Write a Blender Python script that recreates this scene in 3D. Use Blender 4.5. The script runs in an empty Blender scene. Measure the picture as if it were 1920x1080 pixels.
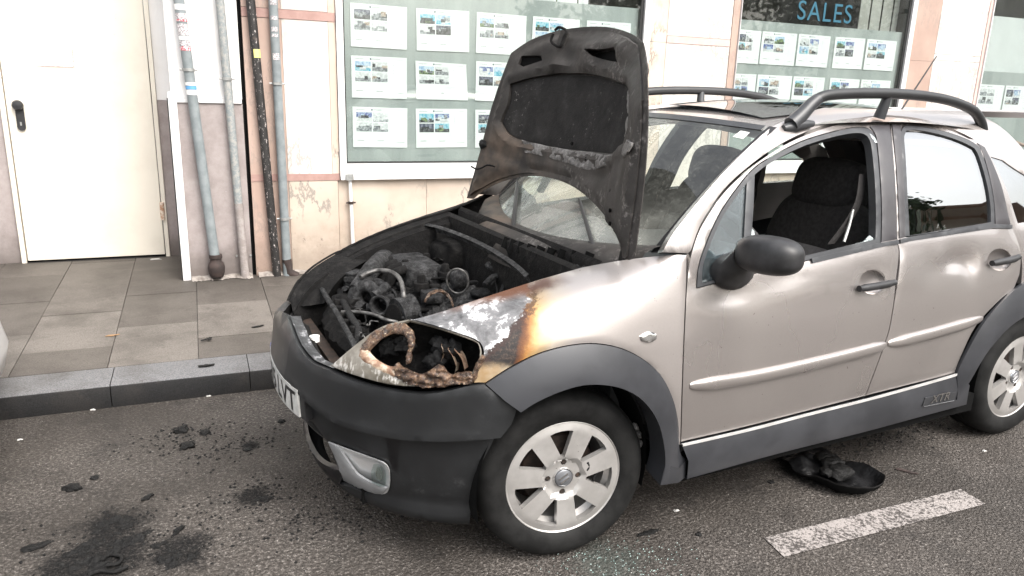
import bpy, bmesh, math, random
import numpy as np
from mathutils import Vector, Matrix, noise
from mathutils.geometry import delaunay_2d_cdt
sc = bpy.context.scene
col = sc.collection
rnd = random.Random(7)
PI = math.pi

# ------------------------------------------------------------------ camera, sky, sun, exposure
RC = np.array([[0.8993235100106038, -0.43629772495931374, 0.029351653063060375],
               [0.08511166372631411, 0.24048588005429553, 0.9669139290506936],
               [0.42892100559420737, 0.8670702605266991, -0.2534086310097111]])
CP = np.array([-1.1617766283100763, -2.6435038852511976, 1.5284973873441432])
FPX = 1394.0892
cam = bpy.data.cameras.new('camera'); cam_o = bpy.data.objects.new('camera', cam); col.objects.link(cam_o)
cam.sensor_fit = 'HORIZONTAL'; cam.sensor_width = 36; cam.lens = FPX / 1920 * 36
cam.clip_start = .05; cam.clip_end = 2000
cam_o.matrix_world = Matrix([[RC[0][i], RC[1][i], -RC[2][i], CP[i]] for i in range(3)] + [[0, 0, 0, 1]])
sc.camera = cam_o
SUN_EL, SUN_AZ = math.radians(52), math.radians(160)      # azimuth measured from +Y, clockwise
w = bpy.data.worlds.new('World'); sc.world = w; w.use_nodes = True
nt = w.node_tree; nt.nodes.clear()
sky = nt.nodes.new('ShaderNodeTexSky'); sky.sky_type = 'NISHITA'; sky.sun_disc = False
sky.sun_elevation = SUN_EL; sky.sun_rotation = SUN_AZ
sky.air_density = 1.6; sky.dust_density = 7.0; sky.ozone_density = 1.0
hs = nt.nodes.new('ShaderNodeHueSaturation'); hs.inputs['Saturation'].default_value = .30
bg = nt.nodes.new('ShaderNodeBackground'); bg.inputs['Strength'].default_value = .15
wo = nt.nodes.new('ShaderNodeOutputWorld')
nt.links.new(sky.outputs[0], hs.inputs['Color']); nt.links.new(hs.outputs[0], bg.inputs[0]); nt.links.new(bg.outputs[0], wo.inputs[0])
sun = bpy.data.lights.new('sun', 'SUN'); sun.energy = .6; sun.angle = math.radians(40); sun.color = (1, .98, .955)
sun_o = bpy.data.objects.new('sun', sun); col.objects.link(sun_o)
sd = Vector((math.sin(SUN_AZ) * math.cos(SUN_EL), math.cos(SUN_AZ) * math.cos(SUN_EL), math.sin(SUN_EL)))
sun_o.rotation_euler = sd.to_track_quat('Z', 'Y').to_euler(); sun_o.location = sd * 40
sc.view_settings.view_transform = 'Standard'; sc.view_settings.look = 'None'
sc.view_settings.exposure = 1.28; sc.view_settings.gamma = 1; sc.view_settings.use_curve_mapping = False
sc.cycles.max_bounces = 8; sc.cycles.transparent_max_bounces = 16; sc.cycles.caustics_reflective = False

# ------------------------------------------------------------------ rays from the photograph's pixels (1920x1080)
def rays(px):
    px = np.asarray(px, float)[:, :2]
    d = np.stack([(px[:, 0] - 960) / FPX, -(px[:, 1] - 540) / FPX, np.ones(len(px))], 1) @ RC
    return d / np.linalg.norm(d, axis=1)[:, None]
def on_axis(px, ax, v):
    d = rays(px); return CP + d * ((v - CP[ax]) / d[:, ax])[:, None]
def gnd(x, y, z=0.0): return on_axis([(x, y)], 2, z)[0]
def aty(x, y, Y): return on_axis([(x, y)], 1, Y)[0]
WY = -0.05938683609890367                          # the wall runs 3.4 degrees off the car
WU = np.array([math.cos(WY), math.sin(WY), 0]); WN = np.array([-math.sin(WY), math.cos(WY), 0])
def wp(s, n, z): return WU * s + WN * n + np.array([0, 0, z])
def onwall(x, y, n):
    d = rays([(x, y)])[0]; return CP + d * ((n - CP @ WN) / (d @ WN))
def wsz(x, y, n):
    P = onwall(x, y, n); return float(P @ WU), float(P[2])

def pchip(xs, ys):
    xs = np.array(xs, float); ys = np.array(ys, float); h = np.diff(xs); d = np.diff(ys) / h
    m = np.zeros(len(xs)); m[0] = d[0]; m[-1] = d[-1]
    for i in range(1, len(xs) - 1):
        if d[i-1] * d[i] > 0:
            w1 = 2*h[i] + h[i-1]; w2 = h[i] + 2*h[i-1]; m[i] = (w1 + w2) / (w1/d[i-1] + w2/d[i])
    def F(x):
        x = np.clip(x, xs[0], xs[-1]); i = np.clip(np.searchsorted(xs, x) - 1, 0, len(h) - 1)
        t = (x - xs[i]) / h[i]
        return ys[i]*(2*t**3-3*t*t+1) + h[i]*m[i]*(t**3-2*t*t+t) + ys[i+1]*(3*t*t-2*t**3) + h[i]*m[i+1]*(t**3-t*t)
    return F
# half width of the body at height z, and how far forward the nose reaches at height z
WS = pchip([.1,.2,.35,.5,.62,.75,.85,.95,1.0,1.1,1.2,1.3,1.4,1.44,1.48,1.52],
           [.755,.780,.812,.831,.838,.834,.821,.797,.780,.743,.707,.66,.60,.565,.50,.40])
XN = pchip([.1,.2,.3,.42,.54,.65,.72,.78,.85,.905,.95,1.0,1.04,1.08],
           [-.62,-.68,-.74,-.775,-.78,-.775,-.75,-.70,-.57,-.41,-.22,.06,.25,.38])
def rear_taper(X):
    r = np.clip((X - 2.0) / 1.15, 0, 1.2); return 1 - .16 * r**2.3
def WID(X, Z):
    t = np.clip((.4 - X) / (.4 - XN(Z)), 0, 1)
    return WS(Z) * (1 - t**3)**.45 * rear_taper(X)
def inside(P):
    return (np.abs(P[:, 1]) < WID(P[:, 0], P[:, 2])) & (P[:, 0] > XN(P[:, 2])) & (P[:, 2] > .1) & (P[:, 2] < 1.515)
def inside_side(P):
    return (np.abs(P[:, 1]) < WS(P[:, 2]) * rear_taper(P[:, 0])) & (P[:, 0] > .12) & (P[:, 2] > .1) & (P[:, 2] < 1.515)
def march(px, inside=inside):
    d = rays(px); n = len(d); t = np.full(n, .9); done = np.zeros(n, bool)
    for k in range(700):
        P = CP + d * t[:, None]; ins = inside(P) & ~done
        done |= ins; t = np.where(done, t, t + .01)
        if done.all(): break
    lo = t - .01; hi = t.copy()
    for k in range(14):
        m = (lo + hi) / 2; ins = inside(CP + d * m[:, None]); hi = np.where(ins, m, hi); lo = np.where(ins, lo, m)
    return CP + d * hi[:, None], done

class Surf:
    def nrm(self, uv):
        e = 2e-3; uv = np.asarray(uv, float)
        a = self.pos(uv + [e, 0]) - self.pos(uv - [e, 0]); b = self.pos(uv + [0, e]) - self.pos(uv - [0, e])
        n = np.cross(a, b); n /= np.linalg.norm(n, axis=1)[:, None] + 1e-12
        return n * self.sign
    def search(self, px, us, vs):
        """uv of the points of this surface that the photograph's pixels look at"""
        g = np.array([(u, v) for u in us for v in vs]); px = np.asarray(px, float)[:, :2]
        def pj(uv):
            q = (self.pos(uv) - CP) @ RC.T
            return np.stack([960 + FPX*q[:, 0]/q[:, 2], 540 - FPX*q[:, 1]/q[:, 2]], 1)
        G = pj(g)
        uv = np.array([g[np.argmin(((G - p)**2).sum(1))] for p in px])
        for k in range(8):
            e = 1e-4; f0 = pj(uv); ju = (pj(uv + [e, 0]) - f0) / e; jv = (pj(uv + [0, e]) - f0) / e
            r = px - f0; det = ju[:, 0]*jv[:, 1] - jv[:, 0]*ju[:, 1]; det = np.where(np.abs(det) < 1e-6, 1e-6, det)
            du = (r[:, 0]*jv[:, 1] - jv[:, 0]*r[:, 1]) / det; dv = (ju[:, 0]*r[:, 1] - r[:, 0]*ju[:, 1]) / det
            uv = uv + np.clip(np.stack([du, dv], 1), -.15, .15)
        return uv
class Side(Surf):
    sign = 1
    def pos(self, uv): uv = np.asarray(uv, float); return np.stack([uv[:, 0], -WS(uv[:, 1]) * rear_taper(uv[:, 0]), uv[:, 1]], 1)
    def hit(self, px):
        P, ok = march(px, inside_side); return np.stack([P[:, 0], P[:, 2]], 1)
class Nose(Surf):
    sign = 1
    def pos(self, uv):
        uv = np.asarray(uv, float); a = uv[:, 0] / .85; z = uv[:, 1]
        lo = np.zeros(len(uv)); hi = np.full(len(uv), 1.3)
        for k in range(30):
            m = (lo + hi) / 2; X = .4 - m*np.cos(a)
            ins = (np.abs(m*np.sin(a)) < WID(X, z)) & (X > XN(z))
            lo = np.where(ins, m, lo); hi = np.where(ins, hi, m)
        return np.stack([.4 - lo*np.cos(a), -lo*np.sin(a), z], 1)
    def hit(self, px):
        P, ok = march(px); return np.stack([.85*np.arctan2(-P[:, 1], .4 - P[:, 0]), P[:, 2]], 1)
HD = np.array([.2017, 0, .979]); HN = np.array([-.979, 0, .2017])
class Hood(Surf):
    """the raised bonnet, seen from inside: u along the width, v up from the hinge"""
    sign = -1
    def pos(self, uv):
        uv = np.asarray(uv, float); u, v = uv[:, 0], uv[:, 1]
        bow = .145 * np.clip(1 - (u/.5)**2, -1.2, 1) * np.clip(.35 + .65*v/.8, 0, 1.1) + .05*np.clip(v - .6, 0, 1)**2*4*0
        return np.array([.205, 0, 1.02]) + HD*v[:, None] + np.array([0, 1, 0])*u[:, None] - HN*bow[:, None]
    def hit(self, px): return self.search(px, np.linspace(-.75, .75, 61), np.linspace(-.1, .95, 61))
class Screen(Surf):
    """windscreen: u across, v from the scuttle up to the header rail"""
    sign = 1
    def pos(self, uv):
        uv = np.asarray(uv, float); u, v = uv[:, 0], uv[:, 1]; q = (u/.66)**2
        xb = .20 + .17*q; zb = .975 + .05*q; xt = .80 + .08*(u/.58)**2; zt = 1.462 - .022*(u/.58)**2
        s = np.array(u) * (1 - .12*v)
        X = xb + (xt - xb)*v; Z = zb + (zt - zb)*v + .10*v*(1 - v)
        return np.stack([X, s, Z], 1)
    def hit(self, px): return self.search(px, np.linspace(-.7, .7, 57), np.linspace(-.05, 1.05, 45))
ROOFZ = pchip([.7,.8,1.0,1.3,1.6,1.9,2.2,2.5,2.8], [1.43,1.462,1.49,1.513,1.52,1.508,1.475,1.42,1.33])
class Roof(Surf):
    sign = 1
    def pos(self, uv):
        uv = np.asarray(uv, float); X, Y = uv[:, 0], uv[:, 1]
        return np.stack([X, Y, ROOFZ(X) - .055*np.abs(Y/.56)**2.4], 1)
    def hit(self, px): return self.search(px, np.linspace(.7, 2.8, 60), np.linspace(-.7, .7, 50))
class Flat(Surf):
    """plane of the wall at depth n: u along, v up"""
    sign = 1
    def __init__(self, n): self.n = n
    def pos(self, uv): uv = np.asarray(uv, float); return WU*uv[:, :1] + WN*self.n + np.array([0, 0, 1])*uv[:, 1:]
SIDE, NOSE, HOOD, SCREEN, ROOF = Side(), Nose(), Hood(), Screen(), Roof()

# ------------------------------------------------------------------ materials
def ramp(nt, fac, stops, interp='LINEAR'):
    r = nt.nodes.new('ShaderNodeValToRGB'); r.color_ramp.interpolation = interp
    e = r.color_ramp.elements
    while len(e) < len(stops): e.new(.5)
    for k, (p, c) in enumerate(stops):
        e[k].position = p; e[k].color = (*c, 1) if len(c) == 3 else c
    nt.links.new(fac, r.inputs[0]); return r.outputs[0]
class N:
    """small helper round one material's node tree; coordinates are metres in the place"""
    def __init__(self, name):
        self.m = bpy.data.materials.new(name); self.m.use_nodes = True; self.nt = self.m.node_tree
        self.p = self.nt.nodes['Principled BSDF']; self.geo = self.nt.nodes.new('ShaderNodeNewGeometry')
        self.P = self.geo.outputs['Position']
    def lk(self, a, b): self.nt.links.new(a, b)
    def noise(self, scale, detail=4, rough=.6, vec=None, stretch=None, dist=0):
        n = self.nt.nodes.new('ShaderNodeTexNoise'); n.inputs['Scale'].default_value = scale
        n.inputs['Detail'].default_value = detail; n.inputs['Roughness'].default_value = rough; n.inputs['Distortion'].default_value = dist
        v = vec or self.P
        if stretch:
            mp = self.nt.nodes.new('ShaderNodeMapping'); mp.inputs['Scale'].default_value = stretch; self.lk(v, mp.inputs[0]); v = mp.outputs[0]
        self.lk(v, n.inputs['Vector']); return n.outputs['Fac']
    def voro(self, scale, feat='F1'):
        n = self.nt.nodes.new('ShaderNodeTexVoronoi'); n.inputs['Scale'].default_value = scale; n.feature = feat
        self.lk(self.P, n.inputs['Vector']); return n
    def mix(self, f, a, b, blend='MIX'):
        n = self.nt.nodes.new('ShaderNodeMix'); n.data_type = 'RGBA'; n.blend_type = blend
        for s, v in ((n.inputs[0], f), (n.inputs[6], a), (n.inputs[7], b)):
            if hasattr(v, 'is_linked') or isinstance(v, bpy.types.NodeSocket): self.lk(v, s)
            elif isinstance(v, (tuple, list)): s.default_value = (*v, 1)
            else: s.default_value = v
        return n.outputs[2]
    def math(self, op, a, b=None, c=None, clamp=False):
        n = self.nt.nodes.new('ShaderNodeMath'); n.operation = op; n.use_clamp = clamp
        for s, v in zip(n.inputs, (a, b, c)):
            if v is None: continue
            if isinstance(v, bpy.types.NodeSocket): self.lk(v, s)
            else: s.default_value = v
        return n.outputs[0]
    def xyz(self):
        n = self.nt.nodes.new('ShaderNodeSeparateXYZ'); self.lk(self.P, n.inputs[0]); return n.outputs
    def step(self, v, lo, hi):
        n = self.nt.nodes.new('ShaderNodeMapRange'); n.interpolation_type = 'SMOOTHSTEP'
        n.inputs[1].default_value = lo; n.inputs[2].default_value = hi; self.lk(v, n.inputs[0]); return n.outputs[0]
    def color(self, c):
        if isinstance(c, tuple): self.p.inputs['Base Color'].default_value = (*c, 1)
        else: self.lk(c, self.p.inputs['Base Color'])
        return self
    def set(self, **k):
        for a, v in k.items():
            s = self.p.inputs[{'rough': 'Roughness', 'metal': 'Metallic', 'coat': 'Coat Weight', 'coatr': 'Coat Roughness', 'spec': 'Specular IOR Level', 'alpha': 'Alpha', 'ior': 'IOR', 'trans': 'Transmission Weight'}[a]]
            if isinstance(v, bpy.types.NodeSocket): self.lk(v, s)
            else: s.default_value = v
        return self
    def bump(self, h, strength=.3, dist=.01):
        b = self.nt.nodes.new('ShaderNodeBump'); b.inputs['Strength'].default_value = strength; b.inputs['Distance'].default_value = dist
        self.lk(h, b.inputs['Height']); self.lk(b.outputs[0], self.p.inputs['Normal']); return self
MATS = {}
def simple(name, c1, c2=None, scale=8, rough=.6, metal=0, bump=0, bscale=None, coat=0, spec=.5, lo=.35, hi=.65, dist=.004):
    m = N(name)
    if c2 is None: m.color(c1)
    else: m.color(m.mix(m.step(m.noise(scale, 6), lo, hi), c1, c2))
    m.set(rough=rough, metal=metal, coat=coat, spec=spec)
    if coat: m.set(coatr=.06)
    if bump: m.bump(m.noise(bscale or scale*4, 6, .7), bump, dist)
    MATS[name] = m.m; return m.m
def glass(name, tint=(.9, .95, .93), refl=.08, dirt=0.0, dirtc=(.5, .5, .48), rough=.02, ior=1.5, low=None):
    m = N(name); nt = m.nt; nt.nodes.remove(m.p)
    tr = nt.nodes.new('ShaderNodeBsdfTransparent'); tr.inputs[0].default_value = (*tint, 1)
    gl = nt.nodes.new('ShaderNodeBsdfGlossy'); gl.inputs['Roughness'].default_value = rough
    fr = nt.nodes.new('ShaderNodeFresnel'); m.lk(m.math('ADD', m.math('MULTIPLY', m.geo.outputs['Backfacing'], 1/ior - ior), ior), fr.inputs[0])
    f = m.math('MULTIPLY_ADD', fr.outputs[0], 1.0, refl, True)
    mx = nt.nodes.new('ShaderNodeMixShader'); m.lk(f, mx.inputs[0]); m.lk(tr.outputs[0], mx.inputs[1]); m.lk(gl.outputs[0], mx.inputs[2])
    out = nt.nodes['Material Output']; last = mx.outputs[0]
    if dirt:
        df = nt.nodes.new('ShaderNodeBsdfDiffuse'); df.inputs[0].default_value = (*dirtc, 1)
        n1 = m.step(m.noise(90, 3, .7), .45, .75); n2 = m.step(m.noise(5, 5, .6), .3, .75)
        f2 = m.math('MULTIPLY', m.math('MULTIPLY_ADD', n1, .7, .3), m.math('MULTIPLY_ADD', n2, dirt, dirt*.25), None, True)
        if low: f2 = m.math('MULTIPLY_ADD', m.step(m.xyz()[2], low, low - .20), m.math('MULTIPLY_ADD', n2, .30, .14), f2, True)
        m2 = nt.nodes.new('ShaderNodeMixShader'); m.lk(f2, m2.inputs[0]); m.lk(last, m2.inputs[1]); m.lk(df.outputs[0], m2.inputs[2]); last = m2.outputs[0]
    m.lk(last, out.inputs[0]); MATS[name] = m.m; return m.m

# --- car paint: pale gold-beige metallic with road dirt low down
def paint_nodes(m):
    x, y, z = m.xyz()
    dirt = m.math('MULTIPLY', m.step(m.noise(3.2, 3, .5, stretch=(1, 1, .45)), .36, .74), m.step(z, 1.0, .45))
    base = m.mix(m.noise(180, 2), (.405, .372, .358), (.455, .42, .405))
    base = m.mix(m.math('MULTIPLY', dirt, .55), base, (.345, .318, .30))
    sp = m.step(m.noise(70, 2, .5), .735, .76)
    base = m.mix(m.math('MULTIPLY', sp, .55), base, (.10, .085, .07))
    return base, dirt
m = N('beige_metallic_paint'); b, d = paint_nodes(m)
m.color(b).set(metal=.75, rough=m.math('MULTIPLY_ADD', d, .22, .27), coat=.8, coatr=.05)
MATS['paint'] = m.m
# --- burnt wing: bare ash-white metal, soot, then rust brown, amber, and sound paint
m = N('burnt_wing_paint'); b, d = paint_nodes(m); x, y, z = m.xyz()
W1_ = m.math('SUBTRACT', m.noise(13, 6, .65), .5); W2n = m.math('SUBTRACT', m.noise(60, 5, .75), .5)
t = m.math('ADD', x, m.math('MULTIPLY', m.math('SUBTRACT', z, .865), -.30))
t = m.math('ADD', t, m.math('MULTIPLY', W1_, .045)); t = m.math('ADD', t, m.math('MULTIPLY', W2n, .012))
tt = m.math('MULTIPLY_ADD', t, 2.0, .70, True)          # .37 where the amber starts
dk = m.noise(95, 6, .8); dark = m.mix(m.step(dk, .48, .62), (.010, .008, .0075), (.060, .038, .028))
amb = ramp(m.nt, tt, [(0, (.02, .012, .01)), (.335, (.035, .014, .008)), (.365, (.13, .045, .012)), (.395, (.33, .155, .04)), (.44, (.44, .29, .13)), (.54, (.43, .375, .31)), (.66, (.41, .377, .362))])
burn = m.mix(m.step(tt, .345, .325), amb, dark)
tan = m.math('MULTIPLY', m.step(m.math('ADD', z, m.math('MULTIPLY', W1_, .05)), .752, .722), m.step(m.math('ADD', x, m.math('MULTIPLY', W2n, .04)), -.205, -.245))
burn = m.mix(tan, burn, ramp(m.nt, m.noise(10, 4), [(.35, (.30, .20, .10)), (.6, (.40, .33, .24))]))
ashn = m.noise(11, 8, .66, dist=.5); fine = m.noise(70, 6, .75, stretch=(1, 1, 2.2))
av = m.math('ADD', ashn, m.math('MULTIPLY', m.math('SUBTRACT', fine, .5), .16))
av = m.math('ADD', av, m.math('MULTIPLY', m.step(m.math('ADD', m.math('MULTIPLY', x, -.35), z), .965, .90), .07))
ash = ramp(m.nt, av, [(.34, (.045, .045, .047)), (.44, (.11, .11, .115)), (.525, (.17, .17, .175)), (.555, (.55, .55, .56)), (.63, (.82, .82, .82))])
ta = m.math('ADD', x, m.math('MULTIPLY', m.math('SUBTRACT', z, .885), -1.20))
ta = m.math('ADD', ta, m.math('MULTIPLY', W1_, .07)); ta = m.math('ADD', ta, m.math('MULTIPLY', W2n, .05))
isash = m.step(ta, -.158, -.168)
cc = m.mix(isash, burn, ash)
edge = m.math('MULTIPLY', m.step(m.math('ADD', ta, m.math('MULTIPLY', W2n, .03)), -.135, -.155), m.math('SUBTRACT', 1.0, isash)); cc = m.mix(m.math('MULTIPLY', edge, .8), cc, (.03, .012, .009))
# brown scorch running back along the bonnet gap
gl_ = m.math('SUBTRACT', z, m.math('MULTIPLY_ADD', x, .235, .9665)); gl_ = m.math('ADD', gl_, m.math('MULTIPLY', W1_, .018))
sc1 = m.math('MULTIPLY', m.step(gl_, -.022, -.004), m.step(x, .06, -.06)); cc = m.mix(sc1, cc, (.09, .035, .016))
cc = m.mix(m.step(x, .02, .08), cc, b)
f_ok = m.math('MULTIPLY', m.step(tt, .36, .46), m.math('SUBTRACT', 1.0, isash))
m.color(cc).set(metal=m.math('MULTIPLY', f_ok, .6), rough=m.math('MULTIPLY_ADD', f_ok, -.30, .63), coat=m.math('MULTIPLY', f_ok, .75), coatr=.07)
m.bump(m.math('MULTIPLY', m.math('ADD', dk, fine), m.math('SUBTRACT', 1.0, f_ok)), .40, .004)
MATS['wing'] = m.m
# --- A-pillar: sound paint with a soot smear at its foot
m = N('pillar_paint'); b, d = paint_nodes(m); x, y, z = m.xyz()
st = m.noise(9, 5, .7, stretch=(3, 1, .6))
sm = m.math('ADD', z, m.math('MULTIPLY', m.math('SUBTRACT', st, .5), .10)); sm = m.math('MULTIPLY', m.step(sm, 1.085, 1.035), m.step(x, .50, .30))
m.color(m.mix(sm, b, (.03, .024, .02))).set(metal=.55, rough=.34, coat=.75, coatr=.07); MATS['pillar'] = m.m

simple('grey_plastic', (.028, .029, .033), (.044, .0455, .051), 5, rough=.34, bump=.12, bscale=420, dist=.001)
m = N('bumper_plastic'); x, y, z = m.xyz()
soot = m.step(m.noise(24, 6, .75), .60, .70); gr = m.noise(4, 6, .6)
c = m.mix(m.step(gr, .35, .7), (.0125, .0132, .0142), (.023, .0242, .026)); c = m.mix(m.math('MULTIPLY', soot, .7), c, (.016, .016, .016))
wet = m.step(m.noise(3.1, 3, .5, stretch=(1, 1, .35)), .555, .575)
c = m.mix(m.math('MULTIPLY', m.math('MULTIPLY', wet, m.step(z, .515, .48)), .85), c, (.004, .004, .005)); c = m.mix(m.math('MULTIPLY', m.math('MULTIPLY', m.step(m.noise(30, 7, .8), .52, .66), m.step(m.noise(4, 3), .48, .62)), .6), c, (.075, .076, .078))
m.color(c).set(rough=m.math('MULTIPLY_ADD', wet, -.14, .46), spec=.35).bump(m.noise(420, 3), .10, .001); MATS['bumper'] = m.m
simple('black_plastic', (.016, .016, .017), (.03, .03, .032), 20, rough=.45, bump=.1, bscale=300, dist=.001)
simple('rail_black', (.017, .0175, .0185), (.026, .0265, .028), 8, rough=.42)
simple('black_trim', (.035, .036, .04), (.05, .052, .056), 8, rough=.38)
simple('pillar_film', (.045, .042, .046), (.06, .057, .06), 8, rough=.32)
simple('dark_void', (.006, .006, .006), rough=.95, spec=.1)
m = N('burnt_metal'); n = m.noise(26, 8, .75)
c = ramp(m.nt, n, [(.3, (.004, .004, .004)), (.5, (.009, .0085, .0085)), (.64, (.02, .019, .018)), (.78, (.08, .077, .073))])
m.color(c).set(rough=.75, spec=.16).bump(m.noise(70, 8, .75), .8, .012); MATS['burnt'] = m.m
m = N('charred_lumps'); n = m.noise(34, 8, .8)
c = ramp(m.nt, n, [(.34, (.003, .003, .003)), (.5, (.008, .008, .0085)), (.62, (.022, .0225, .024)), (.74, (.075, .075, .075))])
m.color(c).set(rough=.60, spec=.28).bump(m.noise(75, 8, .75), .9, .014); MATS['char'] = m.m
m = N('ashen_metal'); n = m.noise(30, 9, .78); n_ = m.noise(110, 6, .8)
c = ramp(m.nt, n, [(.32, (.004, .004, .004)), (.44, (.018, .018, .0185)), (.54, (.046, .046, .047)), (.66, (.105, .105, .107))]); c = m.mix(m.step(n_, .60, .70), c, (.19, .19, .19)); c = m.mix(m.step(n_, .40, .32), c, (.003, .003, .003))
m.color(c).set(rough=.78, spec=.2).bump(m.math('ADD', n, n_), .8, .010); MATS['ashgrey'] = m.m
# --- bonnet lining: brown-grey soot with ash bloom
m = N('sooty_bonnet_metal'); x, y, z = m.xyz(); n = m.noise(7, 7, .65)
c = ramp(m.nt, n, [(.28, (.020, .0185, .0175)), (.5, (.037, .034, .032)), (.72, (.066, .061, .058))])
tan = m.math('MULTIPLY', m.step(m.noise(3.5, 4, .6), .42, .68), m.math('MULTIPLY', m.step(y, -.1, .35), m.step(z, 1.42, 1.30)))
c = m.mix(m.math('MULTIPLY', tan, .75), c, (.13, .094, .068))
fl = m.step(m.noise(46, 6, .75), .66, .70); c = m.mix(fl, c, (.006, .006, .006))
asm = m.math('MULTIPLY', m.step(m.noise(40, 7, .75), .50, .62), m.math('MULTIPLY', m.step(m.noise(5.5, 3, .5), .48, .60), m.step(y, .25, -.35)))
c = m.mix(m.math('MULTIPLY', asm, .7), c, (.22, .205, .195))
m.color(c).set(rough=.58, spec=.22).bump(m.noise(60, 6, .7), .3, .004); MATS['bonnet'] = m.m
m = N('burnt_insulation'); n = m.noise(9, 8, .72)
c = ramp(m.nt, n, [(.3, (.014, .0135, .0135)), (.55, (.026, .025, .0245)), (.75, (.045, .044, .043))])
sp = m.math('MULTIPLY', m.step(m.noise(55, 6, .8), .60, .66), m.step(m.noise(4.2, 3, .5), .52, .62)); c = m.mix(sp, c, (.22, .21, .20))
m.color(c).set(rough=.9, spec=.12).bump(m.noise(120, 5, .7), .5, .004); MATS['insul'] = m.m
m = N('peeled_ash_metal'); n = m.noise(50, 7, .75)
m.color(ramp(m.nt, n, [(.32, (.05, .048, .047)), (.5, (.13, .125, .12)), (.66, (.26, .25, .245))])).set(rough=.7).bump(n, .5, .006); MATS['ashmetal'] = m.m
m = N('bare_scorched_ledge'); n = m.noise(20, 6, .7)
m.color(ramp(m.nt, n, [(.40, (.018, .0185, .02)), (.54, (.05, .051, .054)), (.60, (.24, .24, .25)), (.72, (.42, .42, .43))])).set(rough=.6).bump(n, .3, .004); MATS['ledge'] = m.m
m = N('melted_lamp_plastic'); n = m.noise(130, 8, .8)
n_ = m.noise(42, 6, .7); c = ramp(m.nt, n_, [(.34, (.020, .012, .009)), (.48, (.085, .046, .028)), (.60, (.21, .122, .072)), (.72, (.34, .23, .15))]); c = m.mix(m.step(n, .575, .63), c, (.70, .55, .36)); c = m.mix(m.step(n, .41, .36), c, (.010, .007, .006)); m.color(c).set(rough=.36, coat=.4, coatr=.2).bump(m.noise(110, 8, .8), 1.0, .012); MATS['melt'] = m.m
m = N('toffee_lamp_rim'); n = m.noise(26, 6, .65)
m.color(ramp(m.nt, n, [(.36, (.15, .085, .055)), (.48, (.30, .19, .13)), (.56, (.46, .37, .28)), (.66, (.58, .52, .42))])).set(rough=.42).bump(m.noise(80, 6, .7), .35, .005); MATS['rim_melt'] = m.m
m = N('smoked_lamp_lens'); n = m.noise(12, 6, .65); x, y, z = m.xyz()
c = ramp(m.nt, n, [(.3, (.085, .075, .06)), (.5, (.15, .135, .11)), (.7, (.24, .225, .20))])
c = m.mix(m.math('MULTIPLY', m.step(m.noise(60, 5, .7, stretch=(1, 1, .4)), .5, .62), m.step(z, .735, .68)), c, (.50, .48, .45))
m.color(c).set(rough=.3, coat=.3); MATS['lens'] = m.m
simple('rubber', (.006, .006, .006), (.015, .015, .0148), 14, spec=.25, rough=.72, bump=.25, bscale=120, dist=.002)
m = N('alloy'); sp = m.step(m.noise(38, 6, .8), .66, .70)
c = m.mix(m.step(m.noise(9, 5), .35, .7), (.40, .385, .37), (.50, .485, .47)); c = m.mix(m.math('MULTIPLY', sp, .9), c, (.05, .045, .04))
m.color(c).set(metal=.5, rough=.38, coat=.2, coatr=.15); MATS['alloy'] = m.m
simple('brake_iron', (.022, .017, .014), (.05, .032, .024), 30, rough=.8, metal=.2)
simple('badge_grey', (.20, .205, .22), rough=.35, metal=.5)
simple('bright_chrome', (.8, .8, .8), rough=.15, metal=1)
simple('steel_hose', (.17, .165, .16), (.05, .048, .046), 40, rough=.5, metal=.6)
simple('dirty_chrome', (.70, .70, .70), (.52, .52, .52), 20, rough=.22, metal=.85)
simple('lamp_reflector', (.82, .83, .84), (.74, .75, .76), 12, rough=.3, metal=.55, coat=.6)
simple('bright_line', (.62, .61, .60), (.50, .49, .48), 12, rough=.3)
simple('dull_trim', (.30, .305, .315), (.22, .225, .23), 12, rough=.35)
simple('white_plate', (.62, .62, .60), (.48, .48, .46), 30, rough=.4)
simple('plate_blue', (.03, .06, .30), rough=.4)
simple('ink', (.01, .01, .012), rough=.5)
simple('seat_cloth', (.026, .024, .024), (.038, .036, .036), 60, rough=.95, bump=.3, bscale=600, dist=.001, spec=.2)
simple('seat_grey', (.11, .105, .106), (.14, .134, .136), 60, rough=.95, bump=.3, bscale=600, dist=.001, spec=.2)
simple('liner', (.52, .50, .48), (.45, .43, .41), 4, rough=.9, spec=.2)
simple('dash', (.045, .048, .05), (.07, .072, .074), 6, rough=.7)
simple('cabin_dark', (.06, .06, .061), rough=.9, spec=.2)
simple('steel_dark', (.05, .05, .05), rough=.5, metal=.6)
glass('windscreen_glass', (.96, .98, .95), .05, dirt=.30, dirtc=(.40, .41, .375), low=1.24)  # dust film, paled further to paint a building's reflection into its colour
glass('tinted_glass', (.60, .64, .65), .36, rough=.012, ior=2.1)
glass('far_glass', (.93, .97, .95), .02)
glass('clear_glass', (.88, .93, .92), .02)
glass('quarter_glass', (.70, .78, .80), .03, dirt=.22, dirtc=(.36, .42, .45), ior=1.5)
glass('sunroof_glass', (.05, .06, .07), .45, ior=1.8)
glass('shop_glass', (.93, .96, .95), .04, dirt=.05, dirtc=(.6, .62, .6), ior=1.5)
simple('cracked_edge', (.16, .20, .20), (.55, .60, .60), 120, rough=.15, spec=.8)
simple('sticker_white', (.78, .78, .76), rough=.5)
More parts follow.
